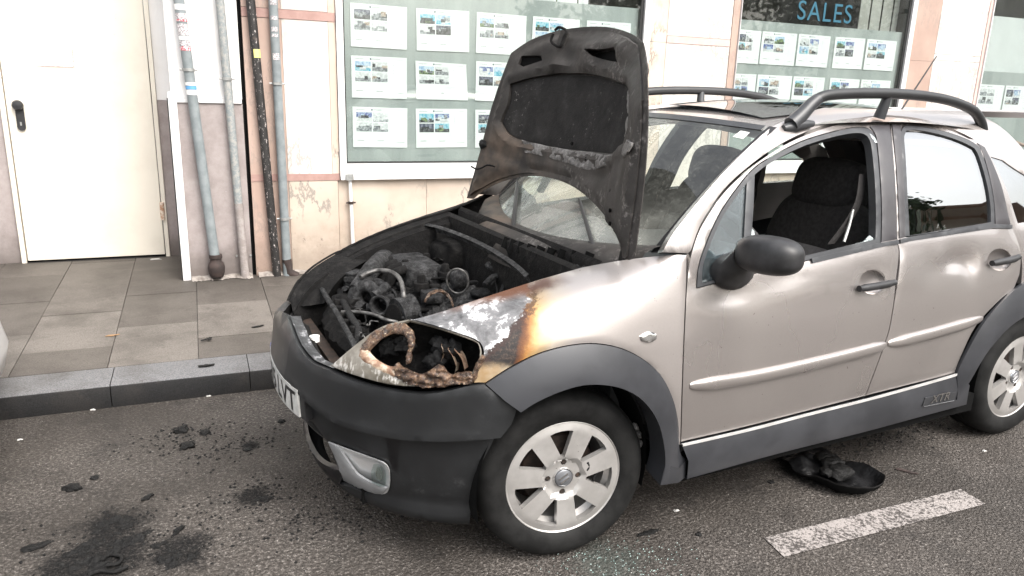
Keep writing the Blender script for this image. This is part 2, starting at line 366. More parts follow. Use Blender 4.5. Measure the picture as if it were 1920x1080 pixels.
# --- setting materials
m = N('asphalt'); x, y, z = m.xyz()
v = m.voro(120); n1 = m.noise(75, 8, .85); n2 = m.noise(1.7, 6, .6); n3 = m.noise(300, 3, .6)
c = ramp(m.nt, n1, [(.36, (.016, .0136, .012)), (.46, (.047, .041, .0363)), (.545, (.112, .099, .089)), (.62, (.36, .33, .305))])
c = m.mix(m.math('MULTIPLY', m.step(n2, .35, .68), .5), c, (.034, .028, .023)); c = m.mix(m.math('MULTIPLY', m.step(m.noise(6, 7, .7), .50, .70), .45), c, (.020, .0185, .0175))
c = m.mix(m.math('MULTIPLY', m.step(v.outputs['Distance'], .22, .08), m.math('MULTIPLY', m.step(n3, .5, .62), .55)), c, (.26, .245, .225))
# soot washed on to the road where burnt pieces fell
def blob(cx, cy, r, soft=.5):
    dx = m.math('SUBTRACT', x, float(cx)); dy = m.math('SUBTRACT', y, float(cy))
    dd = m.math('SQRT', m.math('ADD', m.math('MULTIPLY', dx, dx), m.math('MULTIPLY', dy, dy)))
    dd = m.math('ADD', dd, m.math('MULTIPLY', m.math('SUBTRACT', m.noise(11, 6, .7), .5), r*1.5))
    return m.step(dd, r*1.05, r*soft*.7)
c = m.mix(m.math('MULTIPLY', m.step(m.noise(.75, 5, .6), .46, .64), .35), c, (.020, .0175, .0155))
soot = None
for (px, py, r) in [(215, 985, .16), (205, 1040, .20), (335, 1035, .15), (120, 1060, .12), (470, 835, .05), (470, 930, .09), (1520, 880, .2)]:
    g = gnd(px, py); s_ = blob(g[0], g[1], r); soot = s_ if soot is None else m.math('MAXIMUM', soot, s_)
c = m.mix(m.math('MULTIPLY', soot, m.math('MULTIPLY_ADD', m.step(n1, .35, .7), -.30, .95)), c, (.010, .0104, .0112))
g = gnd(1140, 1055); c = m.mix(m.math('MULTIPLY', blob(g[0], g[1], .16, .3), .30), c, (.055, .085, .075))
damp = m.step(m.noise(.9, 4, .55), .42, .62)
m.color(c).set(rough=m.math('MULTIPLY_ADD', damp, -.18, .72), spec=m.math('MULTIPLY_ADD', soot, -.22, .30))
m.bump(m.math('ADD', m.math('MULTIPLY', n1, .7), m.math('MULTIPLY', v.outputs['Distance'], .9)), .75, .010); MATS['asphalt'] = m.m
m = N('worn_road_paint'); n = m.noise(75, 5, .8)
n0 = m.noise(7, 6, .7); m.color(m.mix(m.step(m.math('ADD', n, m.math('MULTIPLY', m.math('SUBTRACT', n0, .5), .40)), .435, .535), (.055, .048, .044), (.33, .30, .285))).set(rough=.7).bump(n, .6, .008); MATS['roadpaint'] = m.m
def stone(name, a, b_, sp, dark=.35):
    m = N(name); n = m.noise(160, 4, .8); n2 = m.noise(2.2, 6, .65)
    c = m.mix(m.step(n, .34, .66), a, b_); c = m.mix(m.step(m.noise(95, 5, .8), .64, .70), c, sp)
    c = m.mix(m.math('MULTIPLY', m.step(n2, .42, .66), dark), c, (.055, .048, .042)); c = m.mix(m.math('MULTIPLY', m.step(m.noise(9, 7, .75), .56, .70), .55), c, (.045, .039, .034))
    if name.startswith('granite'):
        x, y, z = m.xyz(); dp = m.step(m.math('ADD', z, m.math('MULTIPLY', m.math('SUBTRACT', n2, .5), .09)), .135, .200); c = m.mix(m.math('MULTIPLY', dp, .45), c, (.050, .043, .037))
    m.color(c).set(rough=.60, spec=.3).bump(n, .45, .005); MATS[name] = m.m
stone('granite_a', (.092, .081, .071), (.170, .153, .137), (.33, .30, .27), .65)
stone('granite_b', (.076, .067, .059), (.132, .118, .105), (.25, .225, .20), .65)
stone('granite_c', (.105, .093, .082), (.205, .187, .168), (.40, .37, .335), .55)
stone('kerb_granite', (.008, .008, .0085), (.021, .021, .022), (.05, .05, .05), .3)
stone('kerb_top', (.085, .085, .088), (.20, .20, .205), (.40, .40, .40), .45)
simple('mortar', (.30, .27, .245), (.14, .12, .105), 16, rough=.9, bump=.6, bscale=60)
simple('joint_dark', (.035, .031, .028), (.07, .06, .055), 20, rough=.9)
m = N('white_render'); n = m.noise(2.5, 6, .6)
m.color(m.mix(m.step(n, .35, .75), (.80, .79, .785), (.70, .685, .67))).set(rough=.85).bump(m.noise(60, 4), .1, .004); MATS['whitewall'] = m.m
m = N('mauve_dado'); n = m.noise(7, 7, .7); x, y, z = m.xyz()
c = m.mix(m.step(n, .3, .7), (.285, .245, .235), (.38, .335, .325)); c = m.mix(m.step(m.noise(40, 6, .75), .66, .70), c, (.50, .46, .445))
lowd = m.step(m.math('ADD', z, m.math('MULTIPLY', m.math('SUBTRACT', m.noise(9, 5), .5), .22)), .50, .20)
c = m.mix(m.math('MULTIPLY', lowd, .72), c, (.085, .070, .060)); m.color(c).set(rough=.85).bump(m.noise(160, 5), .35, .004); MATS['dado'] = m.m
def marble(name, a, b_, vein, amt=.7, grime=.5):
    m = N(name); x, y, z = m.xyz(); n = m.noise(1.5, 9, .66, stretch=(1.3, 1.3, .6)); n2 = m.noise(5, 9, .74, stretch=(1.2, 1.2, .5))
    c = m.mix(m.step(m.noise(1.6, 4), .35, .7), a, b_)
    ve = m.math('MULTIPLY', m.step(m.math('ABSOLUTE', m.math('SUBTRACT', n, .5)), .020, .002), m.step(m.noise(1.3, 3, .5), .45, .60))
    v2 = m.math('MULTIPLY', m.step(m.math('ABSOLUTE', m.math('SUBTRACT', n2, .5)), .036, .002), m.step(m.noise(1.9, 3, .5), .50, .60))
    c = m.mix(m.math('MULTIPLY', m.math('MAXIMUM', ve, v2), amt), c, vein)
    gz = m.step(m.math('ADD', z, m.math('MULTIPLY', m.math('SUBTRACT', m.noise(12, 6, .7), .5), .45)), .62, .16); pk = m.step(m.noise(18, 8, .8, stretch=(1, 1, .8)), .60, .66); pz = m.step(z, .90, .30); c = m.mix(m.math('MULTIPLY', m.math('MULTIPLY', pk, pz), .75), c, (.13, .115, .105))
    c = m.mix(m.math('MULTIPLY', gz, grime), c, (.13, .095, .07))
    m.color(c).set(rough=.45); MATS[name] = m.m
marble('marble_white', (.74, .70, .66), (.62, .56, .515), (.30, .285, .27))
marble('marble_cream', (.62, .53, .445), (.50, .41, .335), (.24, .22, .20), .8)
marble('marble_pink', (.50, .37, .31), (.41, .29, .24), (.34, .27, .235), .6)
marble('marble_veined', (.70, .59, .50), (.56, .45, .37), (.16, .14, .12), .9)
simple('red_stone', (.42, .27, .235), (.34, .205, .18), 10, rough=.55)
simple('pink_strip', (.66, .50, .46), (.60, .44, .40), 10, rough=.55)
simple('white_frame', (.82, .81, .81), (.74, .735, .73), 5, rough=.4)
simple('dark_gasket', (.02, .02, .02), rough=.6)
m = N('cream_door_paint'); n = m.noise(4, 6, .6)
c = m.mix(m.step(n, .4, .8), (.74, .69, .60), (.67, .62, .535)); x, y, z = m.xyz()
mk = m.math('MULTIPLY', m.step(m.noise(24, 6, .7, stretch=(1, 1, 1.3)), .645, .68), m.step(m.noise(2.1, 2), .50, .58))
c = m.mix(m.math('MULTIPLY', mk, m.math('MULTIPLY_ADD', m.step(z, 1.5, 1.9), .6, .1)), c, (.25, .22, .20)); m.color(c).set(rough=.45); MATS['doorpaint'] = m.m
simple('sticker_ghost', (.86, .85, .83), (.80, .78, .75), 6, rough=.5)
simple('glue_mark', (.45, .36, .34), (.7, .64, .62), 40, rough=.7)
simple('pipe_grey', (.245, .272, .28), (.19, .215, .222), 14, rough=.5, bump=.1)
m = N('weathered_grey_pipe'); n = m.noise(30, 6, .75)
c = m.mix(m.step(n, .42, .62), (.23, .255, .26), (.36, .35, .33)); c = m.mix(m.step(m.noise(22, 6, .8, stretch=(1, 1, .3)), .60, .66), c, (.24, .235, .23)); m.color(c).set(rough=.6); MATS['pipe_worn'] = m.m
m = N('dado_painted_pipe'); n = m.noise(20, 6, .7); m.color(m.mix(m.step(n, .4, .65), (.27, .235, .22), (.36, .325, .31))).set(rough=.7); MATS['pipe_dado'] = m.m
m = N('flaking_black_pipe'); n = m.noise(60, 7, .8, stretch=(1, 1, .45))
c = m.mix(m.step(n, .575, .62), (.022, .020, .019), (.62, .56, .54)); c = m.mix(m.step(m.noise(9, 4), .60, .72), c, (.08, .06, .05)); m.color(c).set(rough=.55).bump(n, .4, .004); MATS['pipe_black'] = m.m
simple('rusty_iron', (.048, .032, .028), (.028, .020, .018), 25, rough=.8, bump=.4)
simple('rust_hinge', (.40, .21, .12), (.70, .60, .50), 40, rough=.7)
simple('galv', (.42, .43, .42), (.30, .30, .29), 30, rough=.5, metal=.5)
simple('sticker_red', (.55, .09, .12), (.72, .62, .62), 90, rough=.5, lo=.48, hi=.52)
simple('sticker_blue', (.12, .34, .62), rough=.5)
simple('sticker_yellow', (.85, .82, .25), rough=.5)
simple('sticker_mix', (.72, .70, .70), (.30, .27, .28), 120, rough=.5, lo=.46, hi=.52)
m = N('frosted_film'); n = m.noise(1.2, 4, .5, stretch=(6, 6, .25))
m.color(m.mix(m.step(n, .3, .7), (.33, .36, .35), (.43, .455, .445))).set(rough=.6); MATS['film'] = m.m
simple('paper', (.93, .93, .935), (.90, .90, .91), 6, rough=.8)
simple('faint_ink', (.42, .43, .45), rough=.8)
simple('logo_ink', (.10, .14, .17), rough=.8)
for k, cs in {'ph_sky': ((.30, .45, .68), (.62, .72, .84)), 'ph_night': ((.05, .06, .10), (.22, .22, .28)), 'ph_brown': ((.30, .20, .15), (.62, .52, .45)), 'ph_green': ((.05, .09, .04), (.25, .32, .16)),
              'ph_white': ((.62, .62, .64), (.84, .84, .85)), 'ph_pool': ((.10, .42, .58), (.45, .68, .78)), 'ph_grey': ((.16, .17, .19), (.46, .47, .49)), 'ph_dark': ((.02, .022, .025), (.12, .12, .13)), 'ph_blue': ((.07, .10, .30), (.35, .40, .62))}.items():
    simple(k, cs[0], cs[1], 55, rough=.6, lo=.40, hi=.58)
simple('sales_blue', (.022, .115, .17), rough=.5)
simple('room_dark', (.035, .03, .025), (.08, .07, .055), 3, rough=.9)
simple('blind', (.46, .45, .42), (.36, .35, .32), 4, rough=.8)
simple('blind_white', (.72, .73, .73), (.66, .67, .67), 2, rough=.8)
simple('mat_white_car', (.78, .78, .79), rough=.3, coat=.8)
simple('red_lamp', (.35, .02, .02), rough=.2, coat=.6)
simple('lamp_pole_white', (.80, .80, .80), rough=.5)
simple('bark', (.09, .07, .05), (.05, .04, .03), 12, rough=.9, bump=.4)
simple('leaf', (.035, .06, .02), (.07, .10, .035), 3, rough=.6)
simple('leaf_dark', (.022, .042, .015), (.05, .075, .028), 3, rough=.6)
simple('pale_facade', (.70, .67, .60), (.76, .73, .67), 1, rough=.85)
simple('tile_roof', (.52, .38, .31), (.44, .30, .24), 6, rough=.8)
m = N('charred_debris'); n = m.noise(45, 7, .8)
m.color(ramp(m.nt, n, [(.3, (.003, .003, .003)), (.55, (.010, .0097, .0096)), (.75, (.038, .037, .036))])).set(rough=.5, spec=.25).bump(n, .8, .01); MATS['debris'] = m.m
simple('melted_black', (.006, .006, .0065), (.018, .018, .019), 18, rough=.28, bump=.5, bscale=26, dist=.012)
simple('glass_crumb', (.16, .27, .24), (.45, .54, .52), 200, rough=.1, spec=.8)
simple('litter_white', (.50, .49, .47), rough=.8)
simple('dry_leaf', (.28, .17, .09), rough=.8)
M = MATS

# ------------------------------------------------------------------ mesh helpers
WLOC = {}
def tag(o, label=None, cat=None, group=None, kind=None):
    if label: o['label'] = label
    if cat: o['category'] = cat
    if group: o['group'] = group
    if kind: o['kind'] = kind
    return o
def empty(name, loc, label=None, cat=None, group=None, rotz=0):
    o = bpy.data.objects.new(name, None); col.objects.link(o); o.location = Vector(loc); o.rotation_euler[2] = rotz
    o.empty_display_size = .1; WLOC[o.name] = np.array(loc, float); return tag(o, label, cat, group)
def link(me, name, parent=None, org=None):
    o = bpy.data.objects.new(name, me); col.objects.link(o)
    org = np.zeros(3) if org is None else np.asarray(org, float)
    WLOC[o.name] = org
    if parent is not None:
        o.parent = parent; o.location = Vector(org - WLOC[parent.name])
    else: o.location = Vector(org)
    return o
class MB:
    def __init__(self): self.v = []; self.f = []; self.mi = []
    def add(self, vs, fs, mi=0):
        b = len(self.v); self.v += [tuple(map(float, p)) for p in vs]; self.f += [tuple(i + b for i in f) for f in fs]
        self.mi += [mi] * len(fs) if isinstance(mi, int) else list(mi); return self
    def quad(self, a, b, c, d, mi=0): return self.add([a, b, c, d], [(0, 1, 2, 3)], mi)
    def box(self, lo, hi, mi=0, B=None):
        lo, hi = np.array(lo, float), np.array(hi, float); P = []
        for k in range(8):
            q = [hi[i] if k >> i & 1 else lo[i] for i in range(3)]
            P.append(B(*q) if B else q)
        return self.add(P, [(0, 2, 3, 1), (4, 5, 7, 6), (0, 1, 5, 4), (2, 6, 7, 3), (0, 4, 6, 2), (1, 3, 7, 5)], mi)
    def tube(self, path, r, n=10, mi=0, caps=True, flat=1.0, up=None):
        path = [np.array(p, float) for p in path]; k = len(path)
        rs = r if hasattr(r, '__len__') else [r] * k
        T = [path[min(i+1, k-1)] - path[max(i-1, 0)] for i in range(k)]; T = [t / (np.linalg.norm(t) + 1e-9) for t in T]
        u = np.array(up if up is not None else ([0, 0, 1] if abs(T[0][2]) < .9 else [1, 0, 0]), float); V = []
        for i in range(k):
            u = u - T[i] * (u @ T[i]); u /= np.linalg.norm(u) + 1e-9; w_ = np.cross(T[i], u)
            for j in range(n):
                a = 2*PI*j/n; V.append(path[i] + rs[i]*(u*math.cos(a)*flat + w_*math.sin(a)))
        F = [(i*n+j, i*n+(j+1) % n, (i+1)*n+(j+1) % n, (i+1)*n+j) for i in range(k-1) for j in range(n)]
        if caps: F += [tuple(range(n-1, -1, -1)), tuple((k-1)*n + j for j in range(n))]
        return self.add(V, F, mi)
    def lathe(self, prof, c, axis='Z', n=32, mi=0, closed=False, a0=0):
        """prof: (radius, height along the axis)"""
        V = []; c = np.array(c, float); k = len(prof)
        for (r, h) in prof:
            for j in range(n):
                a = a0 + 2*PI*j/n; p, q = r*math.cos(a), r*math.sin(a)
                V.append(c + (np.array([p, q, h]) if axis == 'Z' else np.array([p, h, q]) if axis == 'Y' else np.array([h, p, q])))
        s = 1 if axis in 'ZX' else -1
        F = []
        for i in range(k-1 + (1 if closed else 0)):
            for j in range(n):
                i2 = (i+1) % k; f = (i*n+j, i*n+(j+1) % n, i2*n+(j+1) % n, i2*n+j); F.append(f if s == 1 else f[::-1])
        return self.add(V, F, mi)
    def grid(self, rows, mi=0, flip=False, thick=0):
        """rows of equally many points"""
        R = np.array(rows, float); a, b = R.shape[:2]
        F = [(i*b+j, i*b+j+1, (i+1)*b+j+1, (i+1)*b+j) for i in range(a-1) for j in range(b-1)]
        if flip: F = [f[::-1] for f in F]
        return self.add(R.reshape(-1, 3), F, mi)
    def loft(self, rings, mi=0, caps=(True, True)):
        n = len(rings[0]); V = [p for r in rings for p in r]; k = len(rings)
        F = [(i*n+j, i*n+(j+1) % n, (i+1)*n+(j+1) % n, (i+1)*n+j) for i in range(k-1) for j in range(n)]
        if caps[0]: F.append(tuple(range(n-1, -1, -1)))
        if caps[1]: F.append(tuple((k-1)*n + j for j in range(n)))
        return self.add(V, F, mi)
    def ell(self, c, r, n=20, m=12, mi=0, e1=1.0, e2=1.0, R=None, nz=0, seed=0, nf=3):
        """superellipsoid, optionally roughened"""
        V = []; sg = lambda v, e: math.copysign(abs(v)**e, v); c = np.array(c, float)
        for i in range(m+1):
            th = -PI/2 + PI*i/m
            for j in range(n):
                ph = 2*PI*j/n
                p = np.array([r[0]*sg(math.cos(th), e1)*sg(math.cos(ph), e2), r[1]*sg(math.cos(th), e1)*sg(math.sin(ph), e2), r[2]*sg(math.sin(th), e1)])
                if nz:
                    q = Vector(p*nf) + Vector((seed*3.1, seed*1.7, 0)); p = p*(1 + nz*(noise.fractal(q*6, 1, 2, 4)))
                V.append(c + (R @ p if R is not None else p))
        F = [(i*n+j, i*n+(j+1) % n, (i+1)*n+(j+1) % n, (i+1)*n+j) for i in range(m) for j in range(n)]
        return self.add(V, F, mi)
    def build(self, name, mats, parent=None, smooth=35, org=None, recalc=False, merge=0):
        V = np.array(self.v, float)
        if org is None: org = np.array([(V[:, 0].min()+V[:, 0].max())/2, (V[:, 1].min()+V[:, 1].max())/2, V[:, 2].min()])
        me = bpy.data.meshes.new(name); me.from_pydata([tuple(p) for p in V - org], [], self.f)
        mats = mats if isinstance(mats, (list, tuple)) else [mats]
        for x_ in mats: me.materials.append(x_)
        me.polygons.foreach_set('material_index', [min(i, len(mats)-1) for i in self.mi])
        finish(me, smooth, recalc, merge)
        return link(me, name, parent, org)
def finish(me, smooth=35, recalc=False, merge=0):
    bm = bmesh.new(); bm.from_mesh(me)
    if merge: bmesh.ops.remove_doubles(bm, verts=bm.verts, dist=merge)
    if recalc: bmesh.ops.recalc_face_normals(bm, faces=bm.faces)
    for f in bm.faces: f.smooth = bool(smooth)
    if smooth:
        for e in bm.edges:
            if len(e.link_faces) == 2 and e.calc_face_angle(0) > math.radians(smooth): e.smooth = False
    bm.to_mesh(me); bm.free(); me.update()
def bevel(o, width=.004, seg=2, angle=40):
    bm = bmesh.new(); bm.from_mesh(o.data)
    bmesh.ops.remove_doubles(bm, verts=bm.verts, dist=1e-5)
    ed = [e for e in bm.edges if len(e.link_faces) == 2 and e.calc_face_angle(0) > math.radians(angle)]
    bmesh.ops.bevel(bm, geom=ed, offset=width, segments=seg, affect='EDGES', profile=.5, clamp_overlap=True)
    bm.to_mesh(o.data); bm.free(); finish(o.data, 45); return o

def crom(p0, p1, p2, p3, t):
    return .5*((2*p1) + (p2-p0)*t + (2*p0-5*p1+4*p2-p3)*t*t + (3*p1-p0-3*p2+p3)*t**3)
def spline(pts, n=8, closed=False):
    pts = [np.array(p, float) for p in pts]; k = len(pts); out = []
    for i in range(k if closed else k-1):
        g = (lambda j: pts[j % k]) if closed else (lambda j: pts[min(max(j, 0), k-1)])
        for s in range(n): out.append(crom(g(i-1), g(i), g(i+1), g(i+2), s/n))
    if not closed: out.append(pts[-1])
    return out
def outline(pts, step=7):
    """closed outline; a third element marks a corner, other points are passed smoothly"""
    k = len(pts); cs = [i for i, p in enumerate(pts) if len(p) > 2]; P = [np.array(p[:2], float) for p in pts]; out = []
    if not cs: runs = None
    else: runs = [(a, b if b > a else b + k) for a, b in zip(cs, cs[1:] + cs[:1])]
    if len(cs) == 1: runs = [(cs[0], cs[0] + k)]
    def seg(a, b, c, d):
        n = max(1, int(np.linalg.norm(c - b) / step)); return [crom(a, b, c, d, s/n) for s in range(n)]
    if runs is None:
        for i in range(k): out += seg(P[i-1], P[i], P[(i+1) % k], P[(i+2) % k])
    else:
        for a, b in runs:
            q = [P[j % k] for j in range(a, b+1)]
            for i in range(len(q)-1): out += seg(q[max(i-1, 0)], q[i], q[i+1], q[min(i+2, len(q)-1)])
    return np.array(out)
def pip(poly, pts):
    x, y = pts[:, 0], pts[:, 1]; r = np.zeros(len(pts), bool); a = poly; b = np.roll(poly, -1, 0)
    for (x1, y1), (x2, y2) in zip(a, b):
        if y1 == y2: continue
        c = ((y1 > y) != (y2 > y)) & (x < (x2-x1)*(y-y1)/(y2-y1) + x1); r ^= c
    return r
def area(p): return .5*np.sum(p[:, 0]*np.roll(p[:, 1], -1) - np.roll(p[:, 0], -1)*p[:, 1])
def inset(p, d):
    if not d: return p
    if area(p) < 0: d = -d
    t = np.roll(p, -1, 0) - np.roll(p, 1, 0); t /= np.linalg.norm(t, axis=1)[:, None] + 1e-9
    return p + np.stack([-t[:, 1], t[:, 0]], 1)*d
def panel(name, pts, surf, mats, parent, th=.012, off=0., offf=None, holes=(), step=.025, gap=.0025, uv=False, smooth=40, pxstep=7, build=True, curl=.0025):
    """a sheet cut to an outline on a curved surface, given its thickness inwards"""
    def conv(o, sgn):
        o = np.array(o, float) if uv == 'raw' else (outline(o, .02) if uv else surf.hit(outline(o, pxstep)))
        d = np.linalg.norm(o - np.roll(o, 1, 0), axis=1); o = o[d > 1e-4]
        return inset(o, sgn*gap)
    B = conv(pts, 1); HS = [conv(h, -1) for h in holes]
    lo, hi = B.min(0), B.max(0); g = []
    r = 0; v = lo[1] + step/2
    while v < hi[1]:
        u = lo[0] + (step/2 if r % 2 else 0)
        while u < hi[0]: g.append((u, v)); u += step
        v += step*.87; r += 1
    g = np.array(g).reshape(-1, 2)
    allb = np.concatenate([B] + HS)
    if len(g):
        k = pip(B, g)
        for h in HS: k &= ~pip(h, g)
        g = g[k]
    if len(g):
        dm = np.min(np.linalg.norm(g[:, None] - allb[None], axis=2), axis=1); g = g[dm > step*.45]
    VV = np.concatenate([allb, g]) if len(g) else allb
    E = []; s = 0
    for L in [B] + HS:
        E += [(s+i, s+(i+1) % len(L)) for i in range(len(L))]; s += len(L)
    r = delaunay_2d_cdt([Vector(p) for p in VV], E, [], 5 if HS else 1, 1e-7)
    P2 = np.array([tuple(p) for p in r[0]]); F = [tuple(f) for f in r[2]]
    tri = []
    for f in F:
        for i in range(1, len(f)-1): tri.append((f[0], f[i], f[i+1]))
    if HS or True:
        cen = P2[np.array(tri)].mean(1); k = pip(B, cen)
        for h in HS: k &= ~pip(h, cen)
        tri = [t for t, ok in zip(tri, k) if ok]
    tri = [t if np.cross(P2[t[1]]-P2[t[0]], P2[t[2]]-P2[t[0]]) > 0 else t[::-1] for t in tri]
    if surf.sign < 0: tri = [t[::-1] for t in tri]
    n = surf.nrm(P2); o = np.full(len(P2), off, float)
    if offf: o = o + offf(P2)
    cnt = {}
    for t in tri:
        for a, b in zip(t, t[1:] + t[:1]): cnt[(a, b)] = 1
    bnd = [(a, b) for (a, b) in cnt if (b, a) not in cnt]
    X = surf.pos(P2) + n*o[:, None]; Bk = X - n*th; k = len(X)
    if curl:
        bi = sorted({i for e in bnd for i in e}); X[bi] -= n[bi]*curl
    V = np.concatenate([X, Bk]); FF = list(tri) + [tuple(i + k for i in t[::-1]) for t in tri] + [(b, a, a + k, b + k) for a, b in bnd]
    mi = [0]*len(tri) + [1]*len(tri) + [0]*len(bnd)
    mb = MB().add(V, FF, mi)
    return mb.build(name, mats, parent, smooth) if build else mb
def strip(name, polys, mats, parent, n=60, smooth=50, build=True, th=0):
    """a band through several 3-D polylines, each resampled to n points"""
    rows = [resample(p, n) for p in polys]
    mb = MB().grid(rows)
    return mb.build(name, mats, parent, smooth) if build else mb
def resample(p, n):
    p = np.array(p, float); d = np.concatenate([[0], np.cumsum(np.linalg.norm(np.diff(p, axis=0), axis=1))]); t = np.linspace(0, d[-1], n)
    return np.stack([np.interp(t, d, p[:, i]) for i in range(3)], 1)
def lift(surf, px, off=0., sm=6):
    """pixels to an open smooth polyline on a surface, raised by off"""
    q = np.array([p[:2] for p in spline([np.array(p, float) for p in px], sm)]); uv = surf.hit(q)
    return surf.pos(uv) + surf.nrm(uv)*off
def mirror(o, parent, mats=None, name=None):
    me = o.data.copy(); bm = bmesh.new(); bm.from_mesh(me)
    for v in bm.verts: v.co.y = -v.co.y
    bmesh.ops.reverse_faces(bm, faces=bm.faces); bm.to_mesh(me); bm.free()
    if mats:
        me.materials.clear()
        for x_ in (mats if isinstance(mats, (list, tuple)) else [mats]): me.materials.append(x_)
    org = WLOC[o.name]*np.array([1, -1, 1])
    return link(me, name or o.name.split('.')[0], parent, org)
def struct(o): o['kind'] = 'structure'; return o
Screen.sign = -1

# ================================================================== SETTING: road, kerb, pavement
mb = MB(); mb.add([(-60, -60, 0), (60, -60, 0), (60, 60, 0), (-60, 60, 0)], [(0, 1, 2, 3)])
struct(mb.build('road', M['asphalt'], smooth=0))
def sz(n): return .115 + .04*(max(n, 1.25) - 1.25)            # the pavement climbs gently to the wall
mb = MB()
ks = [-9.3 + .635*k for k in range(44)]; off0 = -1.475 - min(ks, key=lambda q: abs(q + 1.475))
for k in ks:
    a, b = k + off0 + .002, k + off0 + .633
    prof = [(1.105, -.05), (1.098, .0), (1.098, .098), (1.102, .108), (1.112, .114), (1.345, .118), (1.345, -.05)]
    mb.loft([[wp(a, n, z) for n, z in prof], [wp(b, n, z) for n, z in prof]])
    nf = len(prof); base = len(mb.mi) - (nf + 2)
    mb.mi[base + 4] = 1; mb.mi[base + 3] = 1
struct(mb.build('kerb', [M['kerb_granite'], M['kerb_top']], smooth=30, recalc=True))
mb = MB(); r2 = random.Random(3)
mb.quad(wp(-14, 1.35, .108), wp(16, 1.35, .108), wp(16, 6, sz(6) - .010), wp(-14, 6, sz(6) - .010), 3)
light = {(-4, 2): 1, (-3, 0): 2, (-3, 1): 0, (-2, 1): 1, (-2, 2): 1}
for c in range(-30, 36):
    s0 = -1.508 + .4285*c; n = 1.350; k = 0
    first = 1.661 if c % 2 else 1.965
    bounds = [1.350, first] + [first + .62*j for j in range(1, 6)]
    for k, (n0, n1) in enumerate(zip(bounds, bounds[1:])):
        g = .0018; mi = r2.choice([0, 1, 1, 2])
        if c == -1: mi = [1, 2, 0, 0, 1, 1][k]
        if c == 0: mi = [2, 1, 1, 0, 1, 0][k]
        if c == 1: mi = [1, 2, 1, 0, 1, 1][k]
        if c == -2: mi = [2, 1, 1, 0, 1, 1][k]
        dz = r2.uniform(-.0015, .0015)
        q = [wp(s0+g, n0+g, sz(n0)+dz), wp(s0+.4285-g, n0+g, sz(n0)+dz), wp(s0+.4285-g, n1-g, sz(n1)+dz), wp(s0+g, n1-g, sz(n1)+dz)]
        qb = [p - np.array([0, 0, .03]) for p in q]
        mb.add(q + qb, [(0, 1, 2, 3), (0, 4, 5, 1), (1, 5, 6, 2), (2, 6, 7, 3), (3, 7, 4, 0)], mi)
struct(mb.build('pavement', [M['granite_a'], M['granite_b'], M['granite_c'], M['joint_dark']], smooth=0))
mb = MB(); q = [gnd(*p) for p in [(1432, 1010), (1470, 1046)]]
dirv = WU; a, b = q[0], q[1]
for k, (u0, u1) in enumerate([(0, 1.02), (2.2, 3.2), (4.4, 5.4), (-2.2, -1.2)]):
    z = np.array([0, 0, .004]); mb.quad(b + dirv*u0 + z, b + dirv*u1 + z, a + dirv*u1 + z, a + dirv*u0 + z)
struct(mb.build('road_marking', M['roadpaint'], smooth=0))

# ================================================================== BUILDINGS
def wb(mb, s0, s1, n0, n1, z0, z1, mi=0): return mb.box((s0, n0, z0), (s1, n1, z1), mi, wp)
def wbox(name, mat, parent, s0, s1, n0, n1, z0, z1, bev=0):
    o = wb(MB(), s0, s1, n0, n1, z0, z1).build(name, mat, parent, 30, recalc=True)
    if bev: bevel(o, bev, 2)
    return o
NW = 2.89
# --- left house, with the service door in a shallow recess
B1 = empty('rendered_house', wp(-1.6, 3.4, .2), 'white rendered house with grey dado and a recessed cream service door', 'building')
wbox('dado', M['dado'], B1, -1.145, -.698, NW, 4.6, -.1, 1.40)
wbox('dado', M['dado'], B1, -6, -2.262, 3.62, 4.6, -.1, 1.40)
wbox('dado', M['dado'], B1, -1.262, -1.150, 3.62, 4.6, -.1, 1.40)
wbox('dado_ledge', M['whitewall'], B1, -1.149, -.702, NW - .012, 4.6, 1.402, 1.432, .004)
wbox('dado_ledge', M['whitewall'], B1, -6, -2.262, 3.608, 4.6, 1.402, 1.432, .004)
wbox('wall', M['whitewall'], B1, -1.145, -.698, NW + .006, 4.6, 1.434, 5.5)
wbox('wall', M['whitewall'], B1, -1.262, -1.150, 3.626, 4.6, 1.402, 5.5)
wbox('wall', M['whitewall'], B1, -6, -2.262, 3.626, 4.6, 1.434, 5.5)
wbox('wall', M['whitewall'], B1, -2.258, -1.266, 3.626, 4.6, 2.50, 5.5)
cg = wbox('corner_strip', M['white_frame'], B1, -1.165, -1.112, NW - .022, NW - .003, .165, 1.47, .003)
wbox('strip_side', M['steel_dark'], cg, -1.172, -1.166, NW - .022, NW + .05, .165, 1.43)
dr = wbox('service_door', M['doorpaint'], B1, -2.222, -1.300, 3.60, 3.64, .225, 2.46, .004)
wbox('door_frame', M['doorpaint'], dr, -2.260, -2.228, 3.592, 3.66, .19, 2.50, .003)
wbox('door_frame', M['doorpaint'], dr, -1.294, -1.264, 3.592, 3.66, .19, 2.50, .003)
wbox('threshold', M['kerb_granite'], dr, -2.226, -1.296, 3.585, 3.66, .15, .212)
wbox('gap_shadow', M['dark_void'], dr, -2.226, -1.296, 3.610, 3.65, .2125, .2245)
s, z = wsz(38, 215, 3.60)
o = MB(); B = lambda u, n, v: wp(s + u, n, z + v)
pl = [(u, v) for u, v in [(.026*math.cos(t), .026*math.sin(t) + .055) for t in np.linspace(0, PI, 10)] + [(.026*math.cos(t), .026*math.sin(t) - .085) for t in np.linspace(PI, 2*PI, 10)]]
o.loft([[B(u, 3.599, v) for u, v in pl], [B(u, 3.588, v) for u, v in pl]])
hd = o.build('handle_plate', M['black_plastic'], dr, 40, recalc=True)
